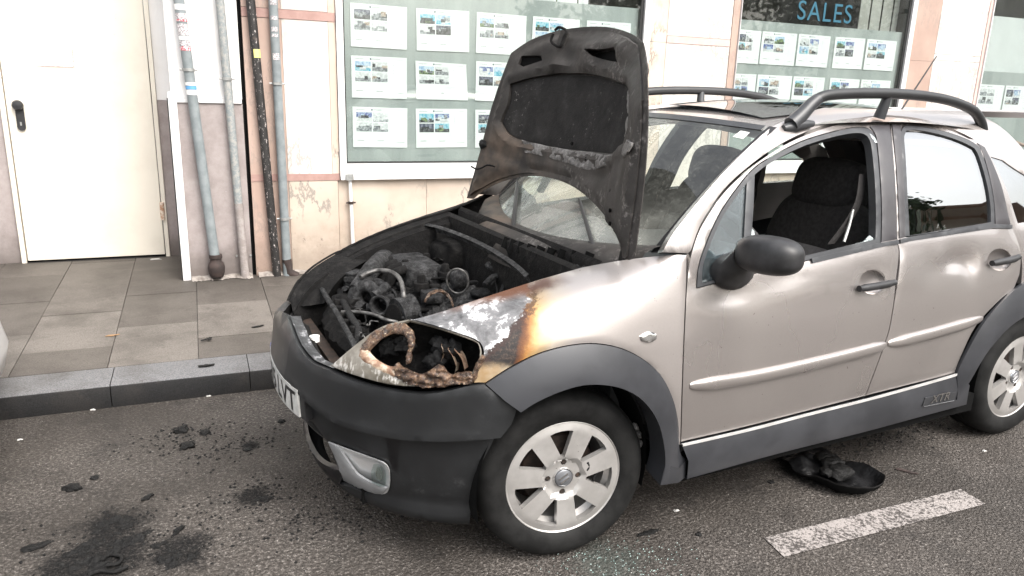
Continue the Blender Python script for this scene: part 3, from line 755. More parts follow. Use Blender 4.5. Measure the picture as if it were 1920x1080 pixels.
o = MB(); o.lathe([(.0, .0), (.034, .004), (.036, .02), (.028, .034), (.0, .038)], (0, 0, 0), 'Z', 24)
o.v = [tuple(wp(s + v[0] - .004, 3.588 - v[2], z + .065 + v[1])) for v in o.v]; o.build('knob', M['black_plastic'], hd, 50, recalc=True)
o = MB(); wb(o, s - .006, s + .004, 3.585, 3.589, z - .075, z - .05); o.build('keyhole', M['galv'], hd, 0)
# ghost of a removed notice on the door
s0, z0 = wsz(30, 122, 3.6); s1, z1 = wsz(131, 58, 3.6)
o = MB(); t = .006
wb(o, s0, s1, 3.5975, 3.5995, z0 + .004, z1, 0)
for q in [(s1 - t, s1 + .004, z0, z1 + .004), (s0 + .13, s1 - t - .001, z0 - .004, z0 + .002), (s0 + .05, s1 - t - .001, z1 + .002, z1 + .006)]: wb(o, q[0], q[1], 3.597, 3.5990, q[2], q[3], 1)
o.build('notice_trace', [M['sticker_ghost'], M['glue_mark']], dr, 0, recalc=True)
s0, z0 = wsz(311, 418, 3.6)
o = MB(); o.tube([wp(-1.292, 3.585, .50), wp(-1.292, 3.585, .635)], .016, 10); o.build('hinge', M['rust_hinge'], dr, 40)

# --- shop building, clad in stone, with three display windows
B2 = empty('shop_building', wp(2, 3.2, .18), 'pale stone clad shop building with three estate agent display windows', 'building')
def stone_panel(mat, s0, s1, z0, z1, n=NW, name='stone_panel', dep=.9): return wbox(name, M[mat], B2, s0 + .0012, s1 - .0012, n, n + dep, z0 + .001, z1 - .001)
stone_panel('marble_pink', -.672, -.415, .872, 1.975); stone_panel('marble_pink', -.672, -.415, 2.038, 5.4)
stone_panel('marble_white', -.415, -.10, .872, 1.975); stone_panel('marble_white', -.415, -.10, 2.038, 5.4)
stone_panel('marble_veined', -.10, -.048, .872, 5.4)
stone_panel('red_stone', -.672, -.048, 1.976, 2.037, NW - .004, 'stone_band', .2)
stone_panel('red_stone', -.672, -.048, .866, .918, NW - .004, 'stone_band', .2)
stone_panel('marble_pink', -.672, -.415, -.1, .866); stone_panel('marble_cream', -.415, -.062, -.1, .866)
for a, b in [(-.06, .62), (.62, 1.30), (1.30, 1.98), (1.98, 2.53), (3.44, 4.10), (4.10, 4.78), (4.78, 5.53), (5.9, 6.6), (6.6, 7.3), (7.3, 8.0), (8.0, 10.5)]:
    stone_panel('marble_cream', a, b, -.1, .872, NW + .012)
stone_panel('marble_veined', 2.535, 2.708, -.1, 1.98); stone_panel('marble_veined', 2.535, 2.708, 1.98, 5.4)
for z0, z1, mt, n in [(-.1, 1.976, 'marble_white', NW), (1.977, 2.037, 'pink_strip', NW - .003), (2.038, 5.4, 'marble_white', NW)]: stone_panel(mt, 2.71, 3.365, z0, z1, n)
stone_panel('marble_pink', 3.366, 3.438, -.1, 5.4, NW - .006)
stone_panel('marble_pink', 5.533, 5.88, -.1, 1.96); stone_panel('marble_pink', 5.533, 5.88, 1.96, 5.4)
for z0, z1, mt in [(-.1, 1.975, 'marble_white'), (1.976, 2.035, 'marble_white'), (2.036, 5.4, 'marble_white')]: stone_panel(mt, 5.882, 6.555, z0, z1)
stone_panel('pink_strip', 6.556, 6.60, -.1, 5.4, NW - .006)
stone_panel('marble_white', 10.2, 16, -.1, 5.4)
# dark gap between the two houses
wbox('seam', M['dark_void'], B2, -.696, -.674, NW + .03, 3.6, -.1, 5.4)
def window(s0, s1, gl, gr, zf, zb=.875):
    """white frame s0..s1 with the pane between gl and gr; frosted film up to zf"""
    f = MB()
    wb(f, s0, gl, NW - .02, NW + .06, zb + .115, 4.2); wb(f, gr, s1, NW - .02, NW + .06, zb + .115, 4.2)
    wb(f, s0, s1, NW - .022, NW + .06, zb, zb + .113); wb(f, s0 + .001, s1 - .001, NW - .03, NW - .0225, zb - .004, zb + .02)
    wb(f, s0, s1, NW - .02, NW + .06, 4.2, 4.3)
    wn = f.build('window', M['white_frame'], B2, 30, recalc=True)
    g = MB(); t = .012
    wb(g, gl + .001, gl + t, NW + .002, NW + .05, zb + .116, 4.19); wb(g, gr - t*2.4, gr - .001, NW + .002, NW + .05, zb + .116, 4.19); wb(g, gl + t, gr - t*2.4, NW + .002, NW + .05, zb + .116, zb + .124)
    g.build('gasket', M['dark_gasket'], wn, 0, recalc=True)
    wb(MB(), gl + t, gr - t*2.4, NW + .008, NW + .014, zb + .125, 4.19).build('pane', M['shop_glass'], wn, 0, recalc=True)
    wb(MB(), gl + t, gr - t*2.4, NW + .040, NW + .043, zb + .125, zf).build('frosted_film', M['film'], wn, 0, recalc=True)
    return wn
W1 = window(-.045, 2.532, 0.002, 2.470, 2.235)
W2_ = window(3.442, 5.530, 3.446, 5.475, 2.215)
W3 = window(6.602, 10.2, 6.612, 10.15, 1.90)
# rooms and blinds behind the glass
mb = MB()
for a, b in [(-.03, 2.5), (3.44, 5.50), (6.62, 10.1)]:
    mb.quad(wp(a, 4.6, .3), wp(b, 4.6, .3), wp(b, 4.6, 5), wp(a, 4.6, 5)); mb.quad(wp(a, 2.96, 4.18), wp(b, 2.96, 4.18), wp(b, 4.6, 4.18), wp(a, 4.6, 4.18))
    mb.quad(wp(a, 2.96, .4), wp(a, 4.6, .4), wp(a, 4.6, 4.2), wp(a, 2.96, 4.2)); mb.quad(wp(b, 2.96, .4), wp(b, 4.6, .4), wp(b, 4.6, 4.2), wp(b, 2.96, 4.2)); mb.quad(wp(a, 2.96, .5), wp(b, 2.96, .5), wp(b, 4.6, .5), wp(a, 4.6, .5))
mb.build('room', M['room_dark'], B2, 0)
for i, (a, b, nn, w) in enumerate([(.02, 2.02, 21, M['blind_white']), (4.95, 5.46, 7, M['blind'])]):
    mb = MB(); wdt = (b - a)/nn
    for k in range(nn): wb(mb, a + k*wdt + .004, a + (k+1)*wdt - .004, 3.02 + .012*(k % 2), 3.026 + .012*(k % 2), .9, 4.1)
    mb.build('vertical_blind', w, [W1, W2_][i], 0, recalc=True)
wb(MB(), 6.64, 10.1, 3.0, 3.01, 1.0, 2.46).build('roller_blind', M['blind_white'], W3, 0, recalc=True)
# lettering on the middle window
cu = bpy.data.curves.new('lettering', 'FONT'); cu.body = 'SALES'; cu.size = .235; cu.extrude = .001; cu.space_character = 1.12
to = bpy.data.objects.new('tmp', cu); col.objects.link(to)
bpy.context.view_layer.update()
me = bpy.data.meshes.new_from_object(to.evaluated_get(bpy.context.evaluated_depsgraph_get())); bpy.data.objects.remove(to)
s0, z0 = wsz(1494, 33, NW); o = link(me, 'lettering', W2_, wp(s0, NW + .0055, z0 - .012)); o.rotation_euler = (PI/2, 0, WY); me.materials.clear(); me.materials.append(M['sales_blue'])

# ------------------------------------------------------------------ estate agent's sheets hanging inside the glass
PH = ['ph_sky', 'ph_night', 'ph_brown', 'ph_green', 'ph_white', 'ph_pool', 'ph_grey', 'ph_dark', 'ph_blue']
SHM = [M['paper'], M['faint_ink'], M['logo_ink']] + [M[k] for k in PH]
def sheet(s0, s1, z0, z1, themes, label, curl=0, seed=0, lean=0):
    r = random.Random(seed); w, h = s1 - s0, z1 - z0; mb = MB(); jr = r.uniform(-.014, .014); so_ = r.uniform(-.004, .004); s0 += so_; s1 += so_
    def P(u, v, lay):                       # u, v in 0..1 of the sheet
        n = NW + .034 - lay*.0005; dz = 0; ds = lean*(1-v)*.06
        z_ = jr*(u - .5)*w; dz += z_; ds -= jr*(v - .5)*h
        if curl: n -= curl*max(0, v - .55)**2*1.0*.02; dz += -curl*.028*max(0, v-.4)*(1.0 + .6*u); ds -= curl*.02*v*(1 if u > .5 else .4)
        return wp(s0 + u*w + ds, n, z0 + v*h + dz)
    def rect(u0, u1, v0, v1, lay, mi, sub=1):
        for k in range(sub):
            va, vb = v0 + (v1-v0)*k/sub, v0 + (v1-v0)*(k+1)/sub
            mb.quad(P(u0, va, lay), P(u1, va, lay), P(u1, vb, lay), P(u0, vb, lay), mi)
    rect(0, 1, 0, 1, 0, 0, 10)
    rect(.33, .36, .915, .955, 1, 2); rect(.37, .52, .927, .945, 1, 1); rect(.06, .22, .925, .937, 1, 1)
    for k in range(4): rect(.82 + .03*k, .84 + .03*k, .925, .935, 1, 1)
    c = 0
    for v1 in (.87, .62):
        for u0 in (.065, .365):
            th = themes[c % len(themes)]; c += 1; u1, v0 = u0 + .28, v1 - .225
            sky_, mid, dark = {'out': ('ph_sky', 'ph_white', 'ph_green'), 'in': ('ph_white', 'ph_brown', 'ph_grey'), 'pool': ('ph_sky', 'ph_white', 'ph_pool'), 'night': ('ph_night', 'ph_grey', 'ph_dark'), 'bright': ('ph_white', 'ph_white', 'ph_grey'), 'blue': ('ph_blue', 'ph_sky', 'ph_white'), 'garden': ('ph_pool', 'ph_green', 'ph_dark')}[th]
            ix = lambda k: 3 + PH.index(k)
            hz = v0 + (v1-v0)*r.uniform(.3, .55)
            rect(u0, u1, hz, v1, 1, ix(sky_)); rect(u0, u1, v0, hz, 1, ix(dark))
            for k in range(4):
                a = r.uniform(u0, u1 - .1); b = min(u1, a + r.uniform(.05, .14)); lo = r.uniform(v0 + .01, hz); rect(a, b, lo, min(v1, lo + r.uniform(.04, .11)), 2 + k, ix(r.choice([mid, mid, dark, 'ph_dark', 'ph_grey'])))
    for k in range(4): rect(.745, .757, .80 - .065*k, .812 - .065*k, 1, 2 if r.random() < .7 else 1)
    rect(.08, .2, .165, .18, 1, 1); rect(.44, .56, .16, .175, 1, 1); rect(.80, .95, .12, .13, 1, 1)
    o = mb.build('listing_sheet', SHM, None, 0)
    return tag(o, label, 'listing sheet', 'property sheets in the shop windows')
cols1 = [(.062, .474), (.546, .958), (1.019, 1.431), (1.488, 1.90), (1.962, 2.372)]
rows = [('top', 1.818, 2.114), ('second', 1.463, 1.758), ('third', 1.104, 1.397)]
th1 = {('top', 0): (['night', 'in', 'in', 'bright'], 'dusk photo, upper left corner of the first window'), ('top', 1): (['garden', 'pool', 'bright', 'night'], 'swimming pool photo, second in the first window top row'),
       ('top', 2): (['out', 'in', 'in', 'in'], 'brown room photos, third in the first window top row'), ('top', 3): (['garden', 'pool', 'out', 'bright'], 'green garden photo, cut off below by raised bonnet'),
       ('top', 4): (['bright', 'bright', 'bright', 'bright'], 'faded photos, above the right tip of the raised bonnet'),
       ('second', 0): (['pool', 'in', 'bright', 'in'], 'leftmost in the middle row of the first window'), ('second', 1): (['out', 'bright', 'bright', 'bright'], 'curled and slipped, hanging askew in the first window'),
       ('second', 2): (['blue', 'pool', 'night', 'in'], 'middle row, partly hidden by the raised bonnet'),
       ('third', 0): (['blue', 'bright', 'bright', 'bright'], 'violet sky photo, lower left corner of the first window'), ('third', 1): (['garden', 'blue', 'night', 'garden'], 'turquoise sky photo, second in the first window bottom row'),
       ('third', 2): (['night', 'in', 'garden', 'bright'], 'bottom row, mostly hidden behind the raised bonnet')}
for ri, (rn, z0, z1) in enumerate(rows):
    for ci, (a, b) in enumerate(cols1):
        if (rn, ci) in th1:
            th, d = th1[(rn, ci)]; cu_ = (rn, ci) == ('second', 1)
            sheet(a, b, z0, z1, th, 'white property sheet: ' + d if not cu_ else 'white property sheet, ' + d, 1.0 if cu_ else 0, ri*10 + ci + 1)
cols2 = [(3.47, 3.722), (3.735, 4.135), (4.155, 4.535), (4.598, 4.972), (4.998, 5.388)]
nm = ['leftmost', 'second from left', 'middle', 'second from right', 'rightmost']
for rn, z0, z1, d in [('top', 1.848, 2.130, 'top row of the middle window'), ('second', 1.475, 1.757, 'row just above the roof rail'), ('third', 1.104, 1.386, 'low row seen through the car windows')]:
    for ci, (a, b) in enumerate(cols2):
        th = random.Random(ci*7 + len(rn)).sample(['out', 'night', 'pool', 'blue', 'bright', 'garden', 'in'], 4)
        if rn == 'third' and ci in (0, 4): continue
        sheet(a, b, z0, z1, th, f'white property sheet {nm[ci]} in the {d}', 0, ci + 40 + len(rn))
for k, (a, b) in enumerate([(6.66, 7.055), (7.08, 7.46)]):
    sheet(a, b, 1.44, 1.765, [['bright', 'bright', 'bright', 'bright'], ['night', 'blue', 'in', 'night']][k], ['faded white property sheet, left one in the window at the far right', 'white property sheet with dark photos in the window at the far right'][k], 0, 80 + k)

# ------------------------------------------------------------------ pipes on the wall
def clamp(mb, s, z, r, n, mi=0):
    mb.lathe([(r + .002, -.010), (r + .006, -.010), (r + .006, .010), (r + .002, .010)], wp(s, n, z), 'Z', 20, mi, closed=True)
    mb.tube([wp(s - r - .022, n, z), wp(s - r - .003, n, z)], .006, 8, mi); mb.tube([wp(s + r + .003, n, z), wp(s + r + .022, n, z)], .006, 8, mi); mb.tube([wp(s, n + r, z), wp(s, NW, z)], .006, 8, mi)
def pipe(name, mat, x0, x1, z0, z1, zt, r, n, label, segs=None):
    """runs through (x0 at z0) and (x1 at z1), continued up to zt"""
    sl = (x1 - x0)/(z1 - z0); root = empty(name, wp(x0, n, z0), label, 'pipe')
    S = lambda z: x0 + (z - z0)*sl
    return root, S
np_ = NW - .05
rt, S = pipe('drain_pipe', None, -.945, -1.050, .30, 2.051, 4, .033, np_, 'leaning grey drain pipe plastered with stickers, on a brown iron foot')
MB().tube([wp(S(z), np_, z) for z in (.33, 1.0, 1.7, 4.2)], .033, 18).build('tube', M['pipe_grey'], rt, 60)
mb = MB(); prof = [(.030, .20), (.044, .205), (.054, .235), (.058, .27), (.050, .30), (.038, .315), (.038, .335), (.044, .338), (.044, .362), (.030, .364)]
mb.lathe([(a, b) for a, b in prof], wp(S(.25), np_, 0), 'Z', 22); mb.build('iron_foot', M['rusty_iron'], rt, 50)
mb = MB(); clamp(mb, S(1.615), 1.615, .033, np_); mb.build('clamp', M['galv'], rt, 40)
def sleeve(mat, z0, z1, a0=PI*.9, a1=PI*2.1):
    mb = MB(); R = []
    for z in (z0, z1): R.append([wp(S(z), np_, z) + WU*.0345*math.cos(t) + WN*.0345*math.sin(t) for t in np.linspace(a0, a1, 14)])
    mb.grid(R); mb.build('sticker', M[mat], rt, 60)
for mt, z0, z1 in [('sticker_white', 1.985, 2.02), ('sticker_mix', 1.93, 1.965), ('sticker_red', 1.915, 1.928), ('sticker_mix', 1.83, 1.90), ('sticker_white', 1.80, 1.826), ('sticker_red', 1.735, 1.76), ('sticker_mix', 1.765, 1.796), ('sticker_white', 1.515, 1.535), ('sticker_blue', 1.49, 1.512), ('sticker_white', 1.455, 1.487)]: sleeve(mt, z0, z1)
n2 = NW - .04
rt, S = pipe('conduit_pipe', None, -.752, -.802, .17, 2.068, 4, .027, n2, 'weathered pale grey pipe, painted like the dado near the ground')
MB().tube([wp(S(z), n2, z) for z in (.72, 1.0, 1.5, 4.2)], .028, 16).build('tube', M['pipe_worn'], rt, 60)
MB().tube([wp(S(z), n2, z) for z in (.15, .4, .72)], .0285, 16).build('painted_base', M['pipe_dado'], rt, 60)
mb = MB(); clamp(mb, S(1.565), 1.565, .028, n2); mb.build('clamp', M['galv'], rt, 40)
for k in range(2): MB().tube([wp(S(.3) + (-.045, .05)[k], NW - .012, .335), wp(S(.3) + (-.045, .05)[k], NW + .001, .335)], .007, 8).build('bolt', M['galv'], rt, 40)
rt, S = pipe('black_pipe', None, -.531, -.610, .17, 2.082, 4, .030, n2, 'black wall pipe with flaking paint and a yellow sticker')
MB().tube([wp(S(z), n2, z) for z in (.15, .8, 1.5, 4.2)], .030, 16).build('tube', M['pipe_black'], rt, 60)
mb = MB(); np_ = n2
z0 = 1.70
R = [[wp(S(z), n2, z) + WU*.0315*math.cos(t) + WN*.0315*math.sin(t) for t in np.linspace(PI*1.35, PI*1.9, 8)] for z in (1.71, 1.765)]
mb.grid(R); mb.build('sticker', M['sticker_yellow'], rt, 60)
rt, S = pipe('wall_pipe', None, -.458, -.466, .24, 2.092, 4, .030, n2, 'slate grey pipe right of the black one, with white graffiti stickers')
MB().tube([wp(S(z), n2, z) for z in (.15, .8, 1.5, 4.2)], .031, 16).build('tube', M['pipe_grey'], rt, 60)
mb = MB(); clamp(mb, S(1.545), 1.545, .031, n2); mb.build('clamp', M['galv'], rt, 40)
mb = MB(); clamp(mb, S(.60), .60, .031, n2); mb.build('clamp', M['galv'], rt, 40)
mb = MB(); mb.tube([wp(S(.3) + .0, n2, .30), wp(S(.3) + .01, n2, .2), wp(S(.3) + .07, n2 - .01, .165)], .034, 12); mb.build('shoe', M['rusty_iron'], rt, 60)
for z0, z1 in [(1.70, 1.745), (1.885, 1.915), (1.85, 1.87), (1.96, 1.985), (2.055, 2.09)]:
    R = [[wp(S(z), n2, z) + WU*.0325*math.cos(t) + WN*.0325*math.sin(t) for t in np.linspace(PI*1.25, PI*1.7, 8)] for z in (z0, z1)]
    MB().grid(R).build('sticker', M['sticker_mix'], rt, 60)
mb = MB(); r4 = random.Random(8)
for sa, sb in [(-1.11, -.70), (-.66, .6)]:
    top_, bot = [], []
    for k in range(40):
        s_ = sa + (sb - sa)*k/39; d = .05 + .05*noise.noise(Vector((s_*9, 0, 1))) + .03*r4.random(); h = .025 + .02*noise.noise(Vector((s_*14, 3, 1)))
        top_.append(wp(s_, NW - .002, sz(NW) + h)); bot.append(wp(s_, NW - d, sz(NW - d) + .004))
    mid = [(a + b)/2 + np.array([0, 0, .008*r4.random()]) for a, b in zip(top_, bot)]
    mb.grid([bot, mid, top_])
mb.build('mortar_fillet', M['mortar'], B2, 60)
rt, S = pipe('small_pipe', None, .036, .022, .2, .90, 1, .014, NW - .02, 'thin white pipe below the corner of the first shop window')
MB().tube([wp(S(z), NW - .02, z) for z in (.2, .5, .90)], .013, 12).build('tube', M['white_frame'], rt, 60)
mb = MB(); clamp(mb, S(.70), .70, .013, NW - .02); mb.build('clamp', M['rusty_iron'], rt, 40)
mb = MB(); wb(mb, -.01, .045, NW - .05, NW - .031, .87, .915); mb.build('bracket', M['galv'], rt, 30, recalc=True)

# ================================================================== THE BURNT CAR  (X runs back from the front axle, Y towards the wall)
CAR = empty('burnt_car', (1.1, 0, 0), 'beige metallic hatchback with burnt out engine bay and raised black bonnet', 'car')
INN = M['cabin_dark']
# ---- front wing with the burn, and its sooty twin on the kerb side
GAP = [(1092, 497), (1040, 512), (985, 529), (900, 557), (830, 581)]
HLTOP = [(767, 598.5), (796, 606), (833, 617), (889, 636), (903, 650), (905, 670), (892, 695), (887, 719)]
ARCH_O = [(911, 719), (958, 689), (1009, 664), (1064, 649), (1116, 645), (1167, 655), (1209, 677), (1239, 706), (1260, 749), (1269, 792), (1271, 834)]
wing = panel('front_wing', [(1092, 497, 1)] + GAP[1:] + [(767, 598.5, 1)] + HLTOP[1:-1] + [(887, 719, 1), (911, 719, 1)] + [(x, y) for x, y in ARCH_O[1:-1]] + [(1271, 834, 1), (1277, 836, 1), (1281, 700), (1285, 600), (1288, 535), (1289, 477, 1), (1240, 476), (1165, 484)],
             NOSE, [M['wing'], M['burnt']], CAR, step=.016, th=.010)
wing2 = mirror(wing, CAR, [M['burnt'], M['burnt']]); tag(wing2, 'soot black wing on the kerb side')
# ---- side indicator
ind = panel('side_indicator', [(1199, 631), (1215, 621), (1231, 627), (1229, 637), (1214, 643), (1201, 639)], NOSE, [M['bright_chrome'], INN], wing, off=.006, step=.008, gap=0, th=.012, curl=.004)
# ---- doors
GAPTOP = [(1287, 580), (1289, 527), (1297, 474), (1317, 421), (1358, 360), (1411, 311), (1468, 272), (1525, 246), (1586, 228), (1647, 220)]
BELT_F = [(1650, 455), (1523, 485)]
WIN_F = [(1307, 540, 1), (1311, 499), (1326, 454), (1350, 401), (1383, 352), (1415, 315), (1452, 291), (1501, 266), (1550, 250), (1599, 239), (1628, 240), (1641, 254), (1646, 284), (1651, 344), (1653, 400), (1652, 456, 1), (1523, 486), (1400, 516)]
def dentf(uv):
    u, v = uv[:, 0], uv[:, 1]; g = lambda a, b, sa, sb: np.exp(-((u-a)/sa)**2 - ((v-b)/sb)**2)
    return .004*np.sin(u*9 + 1) * np.exp(-((v-.9)/.07)**2) - .020*g(1.74, .93, .10, .035) - .012*g(1.83, .90, .05, .05) + .008*g(1.66, .945, .05, .03) - .007*g(1.60, .90, .08, .05)
def dentf1(uv):
    u, v = uv[:, 0], uv[:, 1]; g = lambda a, b, sa, sb: np.exp(-((u-a)/sa)**2 - ((v-b)/sb)**2)
    return .0035*np.sin(u*8) * np.exp(-((v-.9)/.06)**2) - .009*g(.56, .90, .10, .03) - .006*g(.80, .93, .12, .03)
def bowl_px(cx, cy, rx, ry): return [(cx + rx*math.cos(t), cy + ry*math.sin(t)) for t in np.linspace(0, 2*PI, 17)[:-1]]
HB1, HB2 = bowl_px(1637, 529, 24, 22), bowl_px(1875, 487, 21, 20)
DOOR_F = [(1277, 830, 1), (1281, 700), (1285, 600)] + GAPTOP[1:] + [(1668, 219, 1), (1676, 300), (1681, 380), (1683, 448), (1687, 470), (1685, 510), (1672, 600), (1660, 645), (1624, 743, 1), (1400, 801)]
fd = panel('front_door', DOOR_F, SIDE, [M['paint'], INN], CAR, holes=[WIN_F, HB1], offf=dentf1, step=.028, th=.03)
GAPR = [(1670, 219), (1729, 226), (1790, 246), (1843, 274)]
WIN_R = [(1697, 444, 1), (1696, 380), (1692, 300), (1688, 250), (1693, 238), (1709, 235), (1749, 241), (1790, 252), (1826, 267), (1840, 282), (1857, 336), (1865, 384), (1865, 421, 1)]
DOOR_R = [(1624, 743, 1), (1660, 645), (1672, 600), (1685, 510), (1687, 470), (1683, 448), (1681, 380), (1676, 300), (1668, 219, 1), (1729, 226), (1790, 246), (1843, 272, 1), (1858, 300), (1876, 344), (1892, 401), (1898, 423), (1908, 448), (1914, 475), (1912, 515, 1), (1900, 545), (1879, 560), (1832, 611), (1802, 671), (1791, 700, 1), (1782, 703)]
rd = panel('rear_door', DOOR_R, SIDE, [M['paint'], INN], CAR, holes=[WIN_R, HB2], offf=dentf, step=.026, th=.03)
for dd, hb in ((fd, HB1), (rd, HB2)):
    c = SIDE.hit([(np.mean([p[0] for p in hb]), np.mean([p[1] for p in hb]))])[0]; eu = SIDE.hit(hb)
    ru = (eu[:, 0].max() - eu[:, 0].min())/2 + .004; rv = (eu[:, 1].max() - eu[:, 1].min())/2 + .004
    el = [(c[0] + ru*math.cos(t), c[1] + rv*math.sin(t)) for t in np.linspace(0, 2*PI, 21)[:-1]]
    panel('handle_recess', el, SIDE, [M['paint'], INN], dd, uv=True, gap=0, step=.009, th=.006, curl=0, off=-.003, offf=lambda uv, c=c, ru=ru, rv=rv: -.030*np.clip(1 - ((uv[:, 0]-c[0])/ru)**2 - ((uv[:, 1]-c[1])/rv)**2, 0, 1)**.6)
def handle(dd, px, w=8.5):
    P = lift(SIDE, px, .016, 5); k = len(P); mb = MB()
    mb.tube(P, [.0145 if 2 < i < k-3 else .012 for i in range(k)], 12, 0, True, flat=1.0)
    o = mb.build('door_handle', M['black_plastic'], dd, 60); return o
h1 = handle(fd, [(1604, 541), (1625, 538), (1650, 534), (1671, 529)]); h2 = handle(rd, [(1853, 494), (1870, 491), (1890, 487), (1903, 482)])
MB().lathe([(0, 0), (.006, .0), (.006, .004), (0, .004)], (0, 0, 0), 'Y', 10)
# window surrounds of the front door: black channel round the opening, then the glass bits left in it
WIN_FI = [(1318, 531, 1), (1319, 500), (1333, 458), (1356, 407), (1388, 360), (1419, 325), (1455, 300), (1503, 276), (1551, 260), (1597, 250), (1620, 251), (1631, 262), (1636, 288), (1641, 344), (1643, 400), (1642, 448, 1), (1523, 476), (1400, 507)]
panel('window_channel', WIN_F, SIDE, [M['black_trim'], INN], fd, holes=[WIN_FI], off=.001, th=.035, step=.02, gap=.001)
panel('quarter_light_bar', [(1403, 326, 1), (1417, 318, 1), (1414, 400), (1408, 462, 1), (1396, 462, 1), (1399, 400)], SIDE, [M['black_trim'], INN], fd, off=-.002, th=.03, step=.02, gap=0)
panel('quarter_light', [(1318, 531, 1), (1319, 500), (1333, 458), (1356, 407), (1388, 360), (1404, 340, 1), (1399, 470, 1), (1340, 527, 1)], SIDE, [M['quarter_glass'], M['quarter_glass']], fd, off=-.010, th=.003, step=.03, gap=0, curl=0)
panel('glass_remnant', [(1411, 402, 1), (1414, 415, 1), (1412, 425, 1), (1419, 432, 1), (1420, 445, 1), (1418, 462, 1), (1406, 470, 1)], SIDE, [M['cracked_edge']]*2, fd, off=-.012, th=.004, step=.01, gap=0, curl=0)
for k, (x, y) in enumerate([(1425, 310), (1431, 306), (1437, 302)]): panel('glass_remnant', [(x, y, 1), (x+8, y-5, 1), (x+1, y+6, 1)], SIDE, [M['cracked_edge']]*2, fd, off=-.014, th=.004, step=.01, gap=0, curl=0)
panel('glass_remnant', [(1530, 476, 1), (1560, 468, 1), (1580, 464, 1), (1605, 457, 1), (1625, 452, 1), (1636, 440, 1), (1643, 446, 1), (1643, 453, 1), (1600, 462, 1)], SIDE, [M['cracked_edge']]*2, fd, off=-.012, th=.005, step=.012, gap=0, curl=0)
panel('glass_remnant', [(1630, 250, 1), (1640, 258, 1), (1645, 268, 1), (1641, 268, 1), (1634, 258, 1)], SIDE, [M['cracked_edge']]*2, fd, off=.001, th=.004, step=.01, gap=0, curl=0)
belt = panel('belt_trim', [(1520, 485, 1), (1652, 455, 1), (1683, 450, 1), (1684, 458, 1), (1652, 463, 1), (1522, 494, 1)], SIDE, [M['black_trim'], INN], fd, off=.008, th=.012, step=.02, gap=0)
panel('pillar_cover', [(1630, 237, 1), (1668, 233, 1), (1675, 300), (1680, 380), (1682, 449, 1), (1652, 455, 1), (1653, 400), (1651, 344), (1646, 284), (1641, 252)], SIDE, [M['pillar_film'], INN], fd, off=.004, th=.01, step=.02, gap=.001)
panel('pillar_cover', [(1672, 233, 1), (1690, 237, 1), (1689, 252), (1692, 300), (1696, 380), (1697, 445, 1), (1686, 448, 1), (1684, 380), (1679, 300)], SIDE, [M['pillar_film'], INN], rd, off=.004, th=.01, step=.02, gap=.001)
panel('pillar_cover', [(1832, 268, 1), (1846, 276, 1), (1861, 306), (1878, 350), (1890, 401), (1895, 421, 1), (1866, 424, 1), (1864, 384), (1856, 336), (1842, 286)], SIDE, [M['pillar_film'], INN], rd, off=.004, th=.01, step=.02, gap=.001)
WIN_RI = [(1706, 441, 1), (1703, 380), (1699, 300), (1696, 256), (1700, 245), (1713, 243), (1749, 249), (1788, 260), (1820, 274), (1833, 287), (1849, 338), (1857, 384), (1858, 416, 1)]
panel('window_channel', WIN_R, SIDE, [M['black_trim'], INN], rd, holes=[WIN_RI], off=.002, th=.03, step=.02, gap=.001)
panel('window_glass', WIN_RI, SIDE, [M['tinted_glass']]*2, rd, off=-.008, th=.004, step=.04, gap=-.004, curl=0)
panel('belt_trim', [(1686, 449, 1), (1706, 444, 1), (1860, 420, 1), (1896, 422, 1), (1896, 429, 1), (1860, 428, 1), (1706, 452, 1), (1687, 457, 1)], SIDE, [M['black_trim'], INN], rd, off=.008, th=.012, step=.02, gap=0)
# rubbing strips
def molding(ctr, hw, par):
    C_ = np.array([p[:2] for p in spline([np.array(p, float) for p in ctr], 10)]); uv = SIDE.hit(C_); k = len(uv)
    sec = [(-1, -.004), (-.98, .006), (-.8, .0125), (-.3, .0155), (.3, .0155), (.8, .0125), (.98, .006), (1, -.004)]; R = []
    for i in range(k):
        e = min(i, k-1-i)/5.; sc_ = hw*min(1, .35 + math.sqrt(min(1, e))*.65); ho = min(1, .25 + e)
        q = np.array([[uv[i, 0], uv[i, 1] + a*sc_] for a, h in sec]); R.append(SIDE.pos(q) + SIDE.nrm(q)*np.array([[h*ho] for a, h in sec]))
    o = MB().loft(R, 0, (True, True)).build('rubbing_strip', M['paint'], par, 50, recalc=True); return o
molding([(1293, 724), (1400, 708), (1500, 687), (1600, 663), (1661, 647)], .0235, fd)
molding([(1665, 645), (1750, 624), (1842, 597)], .0235, rd)
# door mirror
mc = np.array([.575, -.945, 1.060])
mb = MB(); ax = np.array([.22, -.97, .03]); ax /= np.linalg.norm(ax); fw = np.array([-.97, -.22, 0]); fw /= np.linalg.norm(fw); upv = np.cross(ax, fw); upv = upv*np.sign(upv[2])
Rm = np.stack([ax, fw, upv], 1)
MIRR = dict(c=mc, R=Rm)
mb.ell(mc, (.112, .07, .060), 32, 20, 0, .72, .85, Rm)
mir = mb.build('door_mirror', M['black_plastic'], fd, 60)
mb = MB(); a = SIDE.pos(SIDE.hit([(1372, 508)]))[0]; b = mc + Rm @ np.array([-.09, .0, -.015])
mb.loft([[a + np.array([.085*math.cos(t), .012 if s == 0 else -.02, .062*math.sin(t)]) for t in np.linspace(0, 2*PI, 17)[:-1]] for s in (0, 1)] +
        [[(a*(1-k) + b*k) + np.array([(.085*(1-k)+.045*k)*math.cos(t), -.02*(1-k), (.062*(1-k)+.048*k)*math.sin(t)]) for t in np.linspace(0, 2*PI, 17)[:-1]] for k in (.35, .7, 1.0)])
